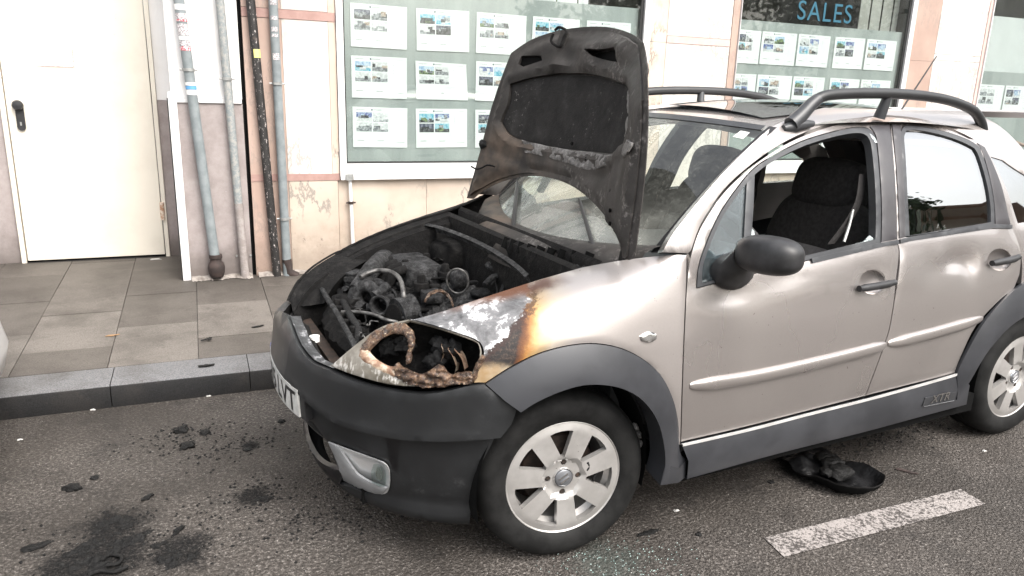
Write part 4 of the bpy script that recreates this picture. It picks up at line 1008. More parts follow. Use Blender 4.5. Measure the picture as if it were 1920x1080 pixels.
mb.build('mirror_foot', M['black_plastic'], mir, 60, recalc=True)
# ---- windscreen pillar and roof edge as one pressing
SCR_E = [(1236, 472), (1262, 437), (1296, 393), (1330, 352), (1365, 313), (1400, 278), (1440, 241)]
pil = panel('windscreen_pillar', [(1240, 474, 1)] + SCR_E[1:] + [(1462, 228), (1500, 212), (1560, 196), (1640, 187), (1720, 189), (1800, 203), (1860, 226), (1905, 262), (1960, 330, 1), (1948, 345, 1), (1892, 309), (1843, 271), (1790, 243), (1729, 223), (1668, 216), (1647, 217), (1586, 225), (1525, 243), (1468, 269), (1411, 308), (1358, 357), (1317, 418), (1297, 471), (1291, 476, 1)], SIDE, [M['pillar'], M['cabin_dark']], CAR, step=.02, th=.03)
# ---- rear quarter
qp = panel('rear_quarter', [(2.175, .80, 1), (2.178, .86), (2.172, .93), (2.135, 1.04, 1), (2.09, 1.18), (2.02, 1.33), (1.995, 1.40, 1), (2.2, 1.385), (2.45, 1.31), (2.70, 1.20), (2.86, 1.06), (2.95, .92), (2.99, .76), (3.0, .60, 1), (2.965, .45, 1), (2.93, .58), (2.84, .69), (2.70, .78), (2.52, .825), (2.36, .825)], SIDE, [M['paint'], INN], CAR, uv=True, step=.03, th=.02, gap=.002,
           holes=[[(2.185, 1.055, 1), (2.15, 1.18), (2.095, 1.325, 1), (2.20, 1.30), (2.36, 1.235), (2.50, 1.135), (2.56, 1.07, 1)]])
panel('quarter_glass', [(2.18, 1.05, 1), (2.145, 1.18), (2.09, 1.33, 1), (2.20, 1.305), (2.36, 1.24), (2.505, 1.14), (2.57, 1.065, 1)], SIDE, [M['tinted_glass']]*2, qp, uv=True, off=-.006, th=.004, step=.04, gap=0, curl=0)
# ---- sill
sl = MB(); T = [(1277, 833), (1400, 805), (1520, 774), (1640, 744), (1783, 704), (1795, 697)]; Bm = [(1280, 889), (1425, 849), (1520, 825), (1610, 803), (1700, 779), (1802, 752)]; Md = [(1281, 855), (1400, 826), (1520, 795), (1640, 764), (1770, 729), (1806, 716)]
sill = strip('side_sill', [lift(SIDE, T, -.006), lift(SIDE, T, .006), lift(SIDE, Md, .030), lift(SIDE, Bm, .026), lift(SIDE, Bm, .006) - np.array([0, 0, .01]), lift(SIDE, Bm, -.20)], [M['grey_plastic']], CAR)
br = strip('sill_bright_edge', [lift(SIDE, [(x, y-1.5) for x, y in T], .002), lift(SIDE, [(x, y-2.4) for x, y in T], .010), lift(SIDE, [(x, y+1.2) for x, y in T], .010), lift(SIDE, [(x, y+1.6) for x, y in T], .002)], [M['bright_line']], sill)
# badge on the sill
bd = panel('model_badge', [(1717, 754, 1), (1722, 739, 1), (1780, 728, 1), (1776, 742, 1)], SIDE, [M['black_trim'], INN], sill, off=.0325, th=.004, gap=0, step=.02, curl=.0005)
def strokes(name, par, mat, surf, lines, r, off):
    mb = MB()
    for L in lines: mb.tube(lift(surf, L, off, 2), r, 6)
    return mb.build(name, mat, par, 40)
strokes('badge_letter', bd, M['bright_chrome'], SIDE, [[(1719, 754), (1775, 743)]], .0014, .035)
# ---- wheel arch mouldings
def arch(name, so, outer, crease, inner, par, z=1):
    a, b, c = (lift(so, q, o_) for q, o_ in ((outer, -.004), (crease, .030), (inner, .032)))
    a1 = lift(so, outer, .008)
    c1 = lift(so, inner, .026); c2 = lift(so, inner, -.06)
    return strip(name, [a, a1, b, c, c1, c2], [M['grey_plastic']], par, 70, 50)
AO = ARCH_O + [(1275, 852), (1283, 858)]
AC = [(946, 746), (970, 727), (1001, 706), (1064, 687), (1124, 682), (1175, 693), (1213, 716), (1243, 759), (1258, 804), (1262, 856), (1262, 880)]
AI = [(973, 765), (1005, 745), (1052, 725), (1098, 715), (1150, 720), (1192, 741), (1220, 776), (1234, 821), (1237, 864), (1228, 899)]
ar = arch('wheel_arch_moulding', NOSE, AO, AC, AI, CAR)
tp = strip('arch_foot', [lift(NOSE, [(1283, 858), (1282, 890)], .012), lift(NOSE, [(1262, 868), (1262, 894)], .031), lift(NOSE, [(1238, 860), (1228, 899)], .031)], [M['grey_plastic']], ar, 12)
def polar(L): return [(2.46 + r*math.cos(math.radians(t)), .30 + r*math.sin(math.radians(t))) for t, r in L]
RO = polar([(167, .642), (161, .643), (148, .641), (132, .606), (118.5, .576), (100, .545), (80, .545), (60, .575), (40, .61), (20, .63), (8, .63)])
RI = polar([(177.5, .600), (169.4, .567), (160, .556), (151, .540), (139, .505), (125, .455), (108, .425), (90, .415), (70, .425), (45, .47), (25, .51), (8, .53)])
RCc = polar([(173, .622), (165, .606), (154, .598), (141, .573), (128, .530), (113, .495), (95, .470), (76, .480), (55, .515), (35, .55), (15, .58), (8, .585)])
def up3(L, off): q = np.array(spline([np.array(p) for p in L], 6)); return SIDE.pos(q) + SIDE.nrm(q)*off
ar2 = strip('wheel_arch_moulding', [up3(RO, -.004), up3(RO, .008), up3(RCc, .030), up3(RI, .032), up3(RI, .026), up3(RI, -.06)], [M['grey_plastic']], CAR, 70, 50)
# ---- roof, sunroof, rails, aerial
rf = MB(); us = np.linspace(.80, 2.62, 30); vs = np.linspace(-.575, .575, 25)
def roofgrid(u0, u1, w0, w1, nu, nv, off=0):
    R = []
    for u in np.linspace(u0, u1, nu):
        R.append([(u + .075*(abs(v)/.58)**2*(1 if u0 < 1 else 0)*max(0, (1.2-u)/.4), v, 0) for v in np.linspace(-1, 1, nv)*1.0])
    return R
R = []
for u in np.linspace(.80, 2.62, 34):
    hw = min(.58, .555 + .02*(u-.8)) * (1 if u < 1.8 else 1 - .06*(u-1.8))
    row = []
    for t in np.linspace(-1, 1, 25):
        x_ = u + .08*t*t*max(0, 1 - (u-.80)/.5); row.append(ROOF.pos(np.array([[x_, t*hw]]))[0])
    R.append(row)
mb = MB().grid(R, 0); Rl = [[p - np.array([0, 0, .035]) for p in r_] for r_ in R]; mb.grid(Rl, 1, True)
roof = mb.build('roof', [M['paint'], M['liner']], CAR, 50)
R = []
for u in np.linspace(.935, 1.95, 24): R.append([ROOF.pos(np.array([[u + .05*t*t*max(0, 1-(u-.935)/.4), t*.43]]))[0] + np.array([0, 0, .006 + .012*(1-t*t)]) for t in np.linspace(-1, 1, 17)])
MB().grid(R).build('sunroof', M['sunroof_glass'], roof, 60)
def rail(sd):
    pts = [(.985, 1.447), (1.03, 1.480), (1.08, 1.523), (1.135, 1.551), (1.25, 1.563), (1.45, 1.570), (1.65, 1.569), (1.83, 1.558), (1.97, 1.537), (2.07, 1.508), (2.13, 1.462), (2.16, 1.415)]
    P = [np.array(p) for p in spline([(x, sd*(.575 - .02*(x-1)), z) for x, z in pts], 5)]; k = len(P)
    mb = MB(); mb.tube(P[12:], [.0205]*(k-12), 14, 0, True, flat=1.0)
    o = mb.build('roof_rail', M['rail_black'], roof, 60)
    mb = MB(); mb.tube(P[:14], [.030 - .0006*i for i in range(14)], 10, 0, True); mb.tube([P[0] + np.array([-.035, 0, -.014]), P[0] + np.array([.02, 0, -.004]), P[0] + np.array([.11, 0, .004])], [.012, .026, .012], 10); mb.build('rail_foot', M['black_trim'], o, 60)
    for x in (1.50,):
        mb = MB(); mb.tube([(x, sd*.565, 1.575), (x - .012, sd*.545, 1.475)], [.017, .024], 10); mb.build('rail_post', M['black_trim'], o, 60)
    return o
rail(-1); rail(1)
MB().tube([(2.30, 0, 1.455), (2.33, .0, 1.50), (2.535, .0, 1.775)], [.012, .005, .003], 8).build('aerial', M['black_plastic'], roof, 60)
# ---- windscreen
vs = np.linspace(0, 1, 16)
mb = MB(); R = [[SCREEN.pos(np.array([[u, v]]))[0] for u in np.linspace(-.655, .655, 25)] for v in np.linspace(.0, 1, 16)]; mb.grid(R, 0, True)
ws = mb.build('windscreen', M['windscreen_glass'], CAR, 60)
for nm, pts in [('wiper', [(967, 436), (969, 400), (973, 345)]), ('wiper', [(1122, 486), (1108, 440), (1089, 378)])]:
    P = lift(SCREEN, pts, .016, 5); mb = MB(); k = len(P); mb.tube(P, [.011 - .006*i/k for i in range(k)], 8); mb.tube([p - SCREEN.nrm(np.array([[0, .3]]))[0]*.012 for p in P], .004, 6)
    o = mb.build(nm, M['steel_dark'], CAR, 60)
    mb = MB(); mb.ell(P[0] + np.array([-.01, 0, -.005]), (.022, .022, .02), 12, 8); mb.build('pivot', M['black_plastic'], o, 60)
panel('sticker', [(.385, .855, 1), (.455, .87, 1), (.455, .955, 1), (.385, .94, 1)], SCREEN, [M['sticker_white']]*2, ws, uv=True, off=.004, th=.002, gap=0, step=.05, curl=0) if False else None
sk = panel('sticker', [(1374, 257, 1), (1389, 246, 1), (1406, 249, 1), (1393, 261, 1)], SCREEN, [M['sticker_white']]*2, ws, off=.002, th=.001, gap=0, step=.05, curl=0)
# dark band round the screen
for sd in (-1, 1):
    P0 = [SCREEN.pos(np.array([[sd*.668, v]]))[0] + np.array([0, 0, .004]) for v in np.linspace(-.01, 1.0, 20)]; P1 = [SCREEN.pos(np.array([[sd*.634, v]]))[0] + np.array([0, 0, .004]) for v in np.linspace(-.01, 1.0, 20)]
    mb = MB().grid([P0, P1] if sd < 0 else [P1, P0]); mb.build('screen_band', M['black_plastic'], ws, 60)
hb = [SCREEN.pos(np.array([[u, .955]]))[0] + np.array([0, 0, .003]) for u in np.linspace(-.62, .62, 24)]; hb2 = [SCREEN.pos(np.array([[u, 1.0]]))[0] + np.array([0, 0, .004]) for u in np.linspace(-.62, .62, 24)]
MB().grid([hb, hb2], 0, True).build('screen_band', M['black_trim'], ws, 60)
# ---- scuttle below the screen
cw = [[SCREEN.pos(np.array([[u, .03]]))[0] + np.array([0, 0, .006]) for u in np.linspace(-.66, .66, 33)]]
for d, dz in ((-.05, -.005), (-.10, -.022), (-.13, -.06), (-.14, -.13)): cw.append([p + np.array([d*(1 - .25*(abs(p[1])/.66)**2), 0, dz]) for p in cw[0]])
sc_ = MB().grid(cw[::-1], 0, True).build('scuttle', M['burnt'] if False else M['bonnet'], CAR, 50)
for k, u in enumerate(np.linspace(-.50, -.04, 9)):
    p = SCREEN.pos(np.array([[u, .03]]))[0] + np.array([-.122, 0, -.030]); mb = MB()
    mb.tube([p + np.array([.006, 0, .012]), p + np.array([-.012, 0, -.028])], [.017, .014], 8); mb.build('scuttle_vent', M['dark_void'], sc_, 40)

# ---- bonnet, standing open
BO = [(868, 371, 1), (880, 330), (897, 270), (914, 205), (936, 140), (953, 97, 1), (990, 72), (1040, 54), (1095, 46), (1140, 48), (1175, 60), (1194, 77, 1), (1199, 110), (1203, 180), (1202, 260), (1195, 350), (1184, 440), (1177, 484), (1160, 486, 1), (1149, 450), (1128, 410), (1098, 373), (1062, 345), (1020, 330), (975, 328), (930, 340), (898, 357), (880, 372, 1)]
bon = panel('bonnet', BO, HOOD, [M['bonnet'], M['burnt']], CAR, off=-.020, th=.006, step=.03, gap=0)
PAD = [(955, 157, 1), (1000, 144), (1060, 137), (1110, 139), (1150, 149), (1172, 157, 1), (1178, 170), (1180, 230), (1172, 262), (1160, 280), (1145, 288, 1), (1080, 281), (1025, 274), (975, 262), (950, 250), (937, 228, 1), (944, 210, 1), (952, 190)]
SL1 = [(976, 104, 1), (1014, 104, 1), (1016, 113, 1), (980, 125, 1), (971, 120, 1)]
SL2 = [(1109, 99, 1), (1155, 90, 1), (1158, 104, 1), (1162, 118, 1), (1116, 108, 1)]
BOI = [(877, 366, 1), (888, 330), (905, 270), (922, 205), (943, 143), (960, 104, 1), (995, 80), (1042, 62), (1095, 55), (1138, 57), (1170, 68), (1187, 82, 1), (1191, 110), (1194, 180), (1192, 260), (1184, 350), (1172, 440), (1166, 482), (1160, 484, 1), (1151, 450), (1130, 408), (1100, 370), (1063, 341), (1020, 325), (975, 323), (930, 335), (898, 352)]
_po = HOOD.hit(outline(PAD, 6)); _bo = HOOD.hit(outline(BOI, 6))
def near(uv, L): return np.min(np.linalg.norm(uv[:, None] - L[None], axis=2), axis=1)
def framef(uv):
    v = uv[:, 1]; u = uv[:, 0]; dp = near(uv, _po); db = near(uv, _bo)
    lump = .034*np.exp(-((u-.02)/.06)**2 - ((v-.70)/.05)**2) + .026*np.exp(-((u+.27)/.06)**2 - ((v-.70)/.05)**2) + .024*np.exp(-((u-.21)/.05)**2 - ((v-.67)/.04)**2)
    rib = .014*np.exp(-((v-.735)/.03)**2)*np.exp(-((u)/.33)**4)
    flange = -.012*np.clip(1 - (db - .018)/.012, 0, 1); ridge = .011*np.exp(-((dp - .030)/.014)**2)
    leg = .012*np.exp(-((np.abs(u) - .56)/.03)**2)*np.clip((.45 - v)/.1, 0, 1); fold = -.010*np.exp(-((v - .22 - .30*(np.abs(u) - .1)**2)/.018)**2)*(np.abs(u) < .5)
    return rib + lump + flange + ridge + leg + fold
bfr = panel('bonnet_frame', BOI, HOOD, [M['bonnet'], M['dark_void']], bon, holes=[PAD, SL1, SL2], off=.0, offf=framef, th=.018, step=.018, gap=0)
pad = panel('insulation_pad', PAD, HOOD, [M['insul'], M['dark_void']], bon, off=-.013, th=.006, step=.03, gap=.004)
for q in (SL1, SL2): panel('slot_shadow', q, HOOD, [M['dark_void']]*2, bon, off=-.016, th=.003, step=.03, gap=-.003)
panel('peeled_lining', [(981, 263, 1), (1000, 268), (1060, 280), (1110, 286), (1145, 291), (1168, 280), (1180, 262, 1), (1186, 268, 1), (1182, 285), (1160, 302), (1130, 314), (1100, 318), (1060, 305), (1010, 291), (986, 287, 1)], HOOD, [M['ashmetal'], M['dark_void']], bon, off=.006, offf=lambda uv: np.array([.012*noise.fractal(Vector((u*14, v*22, 2)), .9, 2, 5) for u, v in uv]), th=.01, step=.009, gap=0)
for k, px in enumerate([[(1178, 168), (1184, 176), (1183, 205), (1178, 214), (1175, 190)], [(1177, 218), (1184, 222), (1182, 252), (1174, 262), (1172, 240)]]):
    panel('ash_streak', px, HOOD, [M['ashmetal'], M['dark_void']], bon, off=.002 if k < 2 else -.009, offf=lambda uv: np.array([.006*noise.fractal(Vector((u*25, v*25, 5)), .9, 2, 4) for u, v in uv]), th=.004, step=.008, gap=0)
P = lift(HOOD, [(1049, 62), (1057, 56), (1071, 63), (1066, 76), (1060, 92), (1048, 88), (1042, 80), (1046, 68)], .03, 5)
mb = MB(); mb.tube(P, .006, 8); mb.build('latch_hoop', M['burnt'], bon, 60)
panel('latch_plate', [(1056, 60, 1), (1070, 65, 1), (1061, 92, 1), (1047, 88, 1)], HOOD, [M['bonnet']]*2, bon, off=.018, th=.01, step=.02, gap=0)
for x, y in [(1148, 358), (1147, 395), (1147, 420), (1102, 299), (1075, 270)]:
    c = HOOD.pos(HOOD.hit([(x, y)]))[0]; n = HOOD.nrm(HOOD.hit([(x, y)]))[0]; mb = MB(); mb.tube([c + n*.004, c + n*.010], .007, 8); mb.build('bolt_hole', M['dark_void'], bon, 40)
wire = lift(HOOD, [(890, 313), (900, 318), (910, 316), (921, 311), (934, 314)], .022, 5); MB().tube(wire, .004, 6).build('burnt_wire', M['burnt'], bon, 60)
mb = MB(); mb.ell(lift(HOOD, [(908, 270), (909, 270)], .01)[0], (.018, .018, .02), 12, 8, nz=.5, seed=3, nf=12); mb.build('charred_stub', M['char'], bon, 60)
hinge = MB(); hinge.tube([(.22, -.655, .985), (.235, -.655, 1.06)], .014, 8); hinge.build('bonnet_hinge', M['burnt'], bon, 40)

# ---- front bumper (upper and lower skins), plate, fog lamps
DG = PI/180*.85
def sym(pts): return pts + [(-a, z, *c) for a, z, *c in pts[::-1] if a != 0]
def degs(pts): return [(p[0]*DG, *p[1:]) for p in pts]
TOPE = [(0, .728), (6, .712), (11, .685), (16, .663), (20.5, .663), (29, .648), (38, .650), (44.4, .681), (46.6, .685, 1)]
CRS = [(49.2, .520, 1), (40.3, .505), (32.7, .497), (22.7, .500), (14, .535), (7, .552), (0, .556)]
up = degs(TOPE + [(51.8, .606, 1), (51.0, .56)] + CRS)
upper = up + [(-p[0], *p[1:]) for p in up[::-1] if abs(p[0]) > 1e-6]
fb = panel('front_bumper', upper, NOSE, [M['bumper'], M['burnt']], CAR, uv=True, off=.014, offf=lambda uv: .014*np.exp(-np.abs(uv[:, 1] - np.interp(np.abs(uv[:, 0])/DG, [0, 7, 14, 22.7, 32.7, 40.3, 49.2], [.556, .552, .535, .50, .497, .505, .52]))/.035), step=.018, gap=0, th=.03, curl=.004)
LOW = [(0, .560), (7, .556), (14, .540), (22.7, .505), (32.7, .502), (40.3, .51), (49.0, .525, 1), (47.6, .46), (46.0, .397), (44.4, .30), (43.6, .227), (42.8, .165, 1), (35, .152), (23, .136), (10, .130), (0, .130)]
lo_ = degs(LOW); lower = lo_ + [(-p[0], *p[1:]) for p in lo_[::-1] if abs(p[0]) > 1e-6]
FOGPX = [(614, 831, 1), (660, 849), (701, 864), (719, 872), (727, 886), (727, 915), (718, 928), (690, 924), (642, 902, 1), (637, 882)]
fuv = NOSE.hit(outline(FOGPX, 5)); GR = degs([(0, .450), (11, .440), (15.0, .415), (18.2, .372, 1), (16.6, .240, 1), (8, .215), (0, .21)])
gr = GR + [(-p[0], *p[1:]) for p in GR[::-1] if abs(p[0]) > 1e-6]
fmir = fuv * [-1, 1]
def low_off(uv):
    z = uv[:, 1]; return -.010 + .026*np.clip((.235 - z)/.03, 0, 1)*np.clip((z - .14)/.03, .35, 1)
def panel_uv(*a, **k): return panel(*a, uv='raw', **k)
lb = panel('lower_bumper', outline(lower, .02), NOSE, [M['bumper'], INN], fb, uv='raw', holes=[fuv, fmir, outline(gr, .02)], offf=low_off, step=.02, gap=0, th=.02, curl=.004)
grl = [(a*1.12, .335 + (z - .335)*1.15) for a, z in outline(gr, .02)]
panel('grille_backing', grl, NOSE, [M['dark_void']]*2, lb, uv='raw', off=-.085, th=.01, step=.04, gap=0)
for z in (.40, .355): strip('grille_bar', [NOSE.pos(np.array([[a*DG, z + d] for a in np.linspace(-17, 17, 30)])) + NOSE.nrm(np.array([[a*DG, z + d] for a in np.linspace(-17, 17, 30)]))*o_ for d, o_ in ((.006, -.05), (.005, -.035), (-.005, -.035), (-.006, -.05))], [M['black_plastic']], lb, 30)
for q, nm in ((fuv, 1), (fmir, -1)):
    qc = q.mean(0)
    f1 = panel('fog_lamp', q, NOSE, [M['lamp_reflector'], INN], lb, uv='raw', off=-.004, offf=lambda uv, q=q, qc=qc: -.026*np.clip(np.min(np.linalg.norm(uv[:, None] - q[None], axis=2), axis=1)/.035, 0, 1)*np.clip(.55 + np.sign(qc[0])*(uv[:, 0] - qc[0])/.10, .1, 1), step=.010, gap=-.002, th=.004, curl=0, smooth=70)
lens = panel('fog_lens', [(699, 872), (713, 874), (721, 884), (722, 908), (714, 921), (699, 918), (695, 900), (695, 884)], NOSE, [M['clear_glass']]*2, lb, off=-.001, th=.004, step=.02, gap=0, curl=.004)
panel('fog_bulb', [(702, 882), (710, 880), (713, 893), (711, 908), (704, 908), (700, 895)], NOSE, [M['dirty_chrome']]*2, lb, off=-.010, th=.006, step=.01, gap=0, curl=.003)
panel('fog_trim', [(614, 831, 1), (632, 838, 1), (652, 868), (668, 890, 1), (690, 904), (716, 914), (726, 917), (718, 928), (690, 924), (642, 902, 1), (634, 878)], NOSE, [M['dull_trim'], INN], lb, off=.000, th=.010, step=.012, gap=.001, curl=.003)
PLA = degs([(-12.9, .455, 1), (-12.9, .552, 1), (-6, .552), (6, .552), (12.9, .552, 1), (12.9, .455, 1), (6, .455), (-6, .455)])
pl = panel('number_plate', PLA, NOSE, [M['white_plate'], M['black_trim']], fb, uv=True, off=.026, th=.008, step=.03, gap=0, curl=.001)
def text_on(name, body, surf, u0, u1, v0, v1, off, mat, par):
    cu = bpy.data.curves.new(name, 'FONT'); cu.body = body; cu.size = 1; cu.space_character = 1.05; cu.resolution_u = 3; cu.offset = .012
    to = bpy.data.objects.new('tmp', cu); col.objects.link(to); bpy.context.view_layer.update()
    me = bpy.data.meshes.new_from_object(to.evaluated_get(bpy.context.evaluated_depsgraph_get())); bpy.data.objects.remove(to)
    V = np.array([v.co[:] for v in me.vertices]); lo, hi = V.min(0), V.max(0)
    uv = np.stack([u0 + (V[:, 0]-lo[0])/(hi[0]-lo[0])*(u1-u0), v0 + (V[:, 1]-lo[1])/(hi[1]-lo[1])*(v1-v0)], 1)
    F = [tuple(p.vertices) for p in me.polygons]
    return MB().add(surf.pos(uv) + surf.nrm(uv)*off, F).build(name, mat, par, 0)
panel('plate_band', degs([(-12.7, .457, 1), (-12.7, .550, 1), (-11.0, .550, 1), (-11.0, .457, 1)]), NOSE, [M['plate_blue']]*2, pl, uv=True, off=.028, th=.002, step=.03, gap=0, curl=0)
text_on('plate_letter', 'E', NOSE, -12.2*DG, -11.5*DG, .470, .490, .0295, M['white_plate'], pl)
text_on('plate_number', '1535', NOSE, -10.3*DG, 1.4*DG, .466, .541, .0275, M['ink'], pl); text_on('plate_letters', 'LVT', NOSE, 3.2*DG, 12.2*DG, .466, .541, .0275, M['ink'], pl)
q_ = SIDE.hit([(1730, 751), (1768, 735)])
text_on('badge_letters', 'XTR', SIDE, q_[0, 0], q_[1, 0], q_[0, 1] + .006, q_[0, 1] + .044, .0345, M['bright_chrome'], bd)
pad = degs([(-14.3, .447, 1), (-14.3, .560, 1), (-6, .560), (6, .560), (14.3, .560, 1), (14.3, .447, 1), (6, .447), (-6, .447)])
panel('plate_holder', pad, NOSE, [M['black_plastic']]*2, fb, uv=True, off=.018, th=.03, step=.03, gap=0, curl=.003)
# scorched ledge along the inner edge of the bumper
A = np.linspace(0, 21, 40); ze = lambda a: np.interp(abs(a), [p[0] for p in TOPE], [p[1] for p in TOPE])
e0 = NOSE.pos(np.array([[a*DG, ze(a)] for a in A])) + np.array([0, 0, .004]); nn = NOSE.nrm(np.array([[a*DG, .6] for a in A])); nn[:, 2] = 0
strip('bumper_ledge', [e0 - nn*.004 + [0, 0, .002], e0 - nn*.012 + [0, 0, -.004], e0 - nn*.042 + [0, 0, -.006], e0 - nn*.047 + [0, 0, -.03], e0 - nn*.06 + [0, 0, -.25]], [M['ledge']], fb, 60, 40)
# ---- headlights: burst open and melted
HL = [(620, 686, 1), (652, 658), (685, 632), (707, 617), (733, 606), (767, 598.5, 1), (796, 606), (833, 617), (889, 636), (902, 648), (904, 669), (892, 695), (886, 719, 1), (815, 725), (741, 723), (678, 708), (637, 694)]
HOLE = [(679, 655), (690, 637), (715, 622), (742, 612, 1), (767, 603, 1), (796, 610), (833, 621), (886, 640), (897, 650), (898, 668), (886, 694), (878, 712, 1), (815, 715), (770, 716), (742, 705), (738, 694), (712, 686), (690, 672)]
hl = panel('headlight', HL, NOSE, [M['lens'], M['burnt']], CAR, holes=[HOLE], off=.006, th=.012, step=.012, gap=.002, curl=.004)
cav = NOSE.hit(outline(HL, 8)); rim3 = NOSE.pos(cav) - NOSE.nrm(cav)*.008; cen = rim3.mean(0)
inn = np.array([.10, .10, -.01]); ring1 = rim3 + np.array([.05, .05, -.012]); ring2 = cen + (rim3 - cen)*.85 + inn
hh = MB().loft([rim3, ring1, ring2], 0, (False, True)).build('lamp_housing', M['burnt'], hl, 40)
def rope(name, px, r, mat, par, surf=NOSE, off=.0, seed=0, amt=.5, n=10, sm=6, lump=18):
    P = np.array([p[:2] for p in spline([np.array(p, float) for p in px], sm)]); uv = surf.hit(P); Q = surf.pos(uv) + surf.nrm(uv)*off
    rs = [r[0] + (r[1]-r[0])*i/len(Q) if hasattr(r, '__len__') else r for i in range(len(Q))]
    rs = [q*(1 + 1.1*amt*noise.noise(Vector((i*.31*9/sm, seed*2.7, 0)))) for i, q in enumerate(rs)]
    mb = MB(); mb.tube(Q, rs, n, 0, True); 
    V = np.array(mb.v); mb.v = [tuple(p + np.array(noise.noise_vector(Vector(p)*lump*3 + Vector((seed, 0, 0))))*r_*amt) for p, r_ in zip(V, [rs[min(i//n, len(rs)-1)] for i in range(len(V))])]
    return mb.build(name, mat, par, 70)
def melted(name, px, mat, h, w_, nz, fr, off, par=hl, seed=0, step=.006, th=.010):
    q = NOSE.hit(outline(px, 5)); jit = np.array([noise.noise_vector(Vector((u*70, v*70, seed)))[:2] for u, v in q])*.0035*nz*100
    q = q + jit
    f = lambda uv: off + h*np.sqrt(np.clip(near2(uv, q)/w_, 0, 1)) + nz*np.array([noise.fractal(Vector((u*fr, v*fr*1.3, seed)), .75, 2.1, 6) for u, v in uv])*np.clip(near2(uv, q)/.004, .15, 1)
    return panel(name, q, NOSE, [M[mat], M['burnt']], par, uv='raw', offf=f, step=step, gap=0, th=th, curl=.004, smooth=75)
def near2(uv, L): return np.min(np.linalg.norm(uv[:, None] - L[None], axis=2), axis=1)
melted('melted_rim', [(677, 652), (672, 662), (678, 678), (696, 691), (722, 703), (743, 707), (745, 691), (724, 685), (704, 673), (692, 660), (688, 650)], 'rim_melt', .0065, .014, .002, 30, .001, seed=2)
melted('burnt_rim', [(676, 654), (687, 636), (705, 621), (722, 612), (742, 606), (760, 607), (774, 621), (777, 642), (771, 660), (769, 682), (761, 683), (763, 660), (766, 643), (761, 631), (750, 624), (736, 623), (722, 630), (707, 640), (696, 652), (687, 661)], 'melt', .0035, .010, .010, 60, .002, seed=6, step=.0045)
melted('melted_lump', [(737, 690), (746, 680), (757, 688), (774, 698), (794, 700), (810, 692), (824, 683), (834, 693), (846, 702), (866, 699), (884, 697), (892, 704), (886, 718), (860, 722), (815, 727), (780, 724), (755, 717), (742, 706)], 'melt', .012, .020, .015, 48, .002, seed=9, step=.0045)
melted('melted_lump', [(884, 706), (888, 692), (896, 676), (903, 664), (911, 668), (905, 682), (898, 697), (893, 712)], 'melt', .010, .008, .010, 40, .002, seed=13, step=.005)
for k, px in enumerate([[(835, 650), (845, 668), (852, 690), (850, 705)], [(848, 652), (862, 672), (870, 700)], [(822, 640), (826, 660), (822, 680)]]):
    a = lift(NOSE, px, -.035, 6); b = a + np.array([.03, .045, -.006]); MB().grid([a, (a+b)/2 + np.array([-.006, .0, 0]), b]).build('reflector_fin', M['rim_melt'], hl, 60)
for k, (x, y) in enumerate([(700, 660), (730, 655), (800, 660), (790, 690), (820, 670)]):
    c = NOSE.pos(NOSE.hit([(x, y)]))[0] + np.array([.07, .06, -.01]); mb = MB(); mb.ell(c, (.03, .034, .03), 16, 12, nz=.6, seed=k+11, nf=9); mb.build('charred_reflector', M['char'], hl, 60)
panel('wing_lip', [(889, 719, 1), (893, 697), (906, 672), (915, 700), (912, 719, 1)], NOSE, [M['paint']]*2, hl, off=.001, th=.006, step=.012, gap=0) if False else None
hl2 = mirror(hl, CAR, [M['burnt'], M['burnt']]); mirror(hh, hl2)

# ---- engine bay
def rowz(z, k): return None
gp = lift(NOSE, [(1100, 499), (1040, 514), (985, 531), (900, 559), (830, 583), (767, 601), (733, 608), (685, 634), (652, 660), (624, 688)], -.012, 4)
A2 = np.linspace(20, 0, 10); fr_ = NOSE.pos(np.array([[a*DG, ze(a)] for a in A2])) - np.array([-.03, 0, .03])
half = np.concatenate([gp, fr_]); other = (half*np.array([1, -1, 1]))[::-1][1:]
topl = np.concatenate([half, other]); cen = np.array([-.15, 0, 0])
def shrink(k, z): q = topl.copy(); q[:, :2] = cen[:2] + (q[:, :2] - cen[:2])*k; q[:, 2] = z if z is not None else q[:, 2]; return q
lipq = topl.copy(); lipq[:, :2] = cen[:2] + (lipq[:, :2]-cen[:2])*.93; lipq[:, 2] -= .012
midq = shrink(.90, None); midq[:, 2] -= .12
bay = MB().loft([topl, lipq, midq, shrink(.86, .5), shrink(.80, .33)], 0, (False, True)).build('engine_bay', M['burnt'], CAR, 40)
def lumpy(name, c, r, mat=M['char'], par=bay, e=.6, nz=.35, seed=0, nf=7, n=34, m=22, R=None):
    mb = MB(); mb.ell(c, r, n, m, 0, e, e, R, nz, seed, nf); return mb.build(name, mat, par, 60)
def rubble(name, mat, par, x0, x1, y0, y1, hf, res=.008, amp=.05, fine=.016, seed=0):
    R = []
    for x in np.arange(x0, x1, res):
        row = []
        for y in np.arange(y0, y1, res):
            p = Vector((x*11 + seed, y*11, seed*.7)); q = Vector((x*38, y*38 + seed, 1))
            h = hf(x, y) + amp*(noise.ridged_multi_fractal(p, 1., 2.1, 4, .9, 2.)*.5 - .55) + fine*noise.fractal(q, .8, 2, 4)
            row.append((x + .010*noise.noise(q*1.3), y + .010*noise.noise(q*1.3 + Vector((7, 0, 0))), h))
        R.append(row)
    return MB().grid(R).build(name, mat, par, 75)
def eh(x, y):
    d = ((x + .10)/.25)**4 + ((y - .20)/.40)**4
    return .46 + .29*math.exp(-d*1.15) + .030*math.exp(-((x + .02)/.10)**2 - ((y - .02)/.14)**2) + .045*math.exp(-((x + .02)/.10)**2 - ((y - .40)/.12)**2) - .05*math.exp(-((x + .12)/.03)**2)
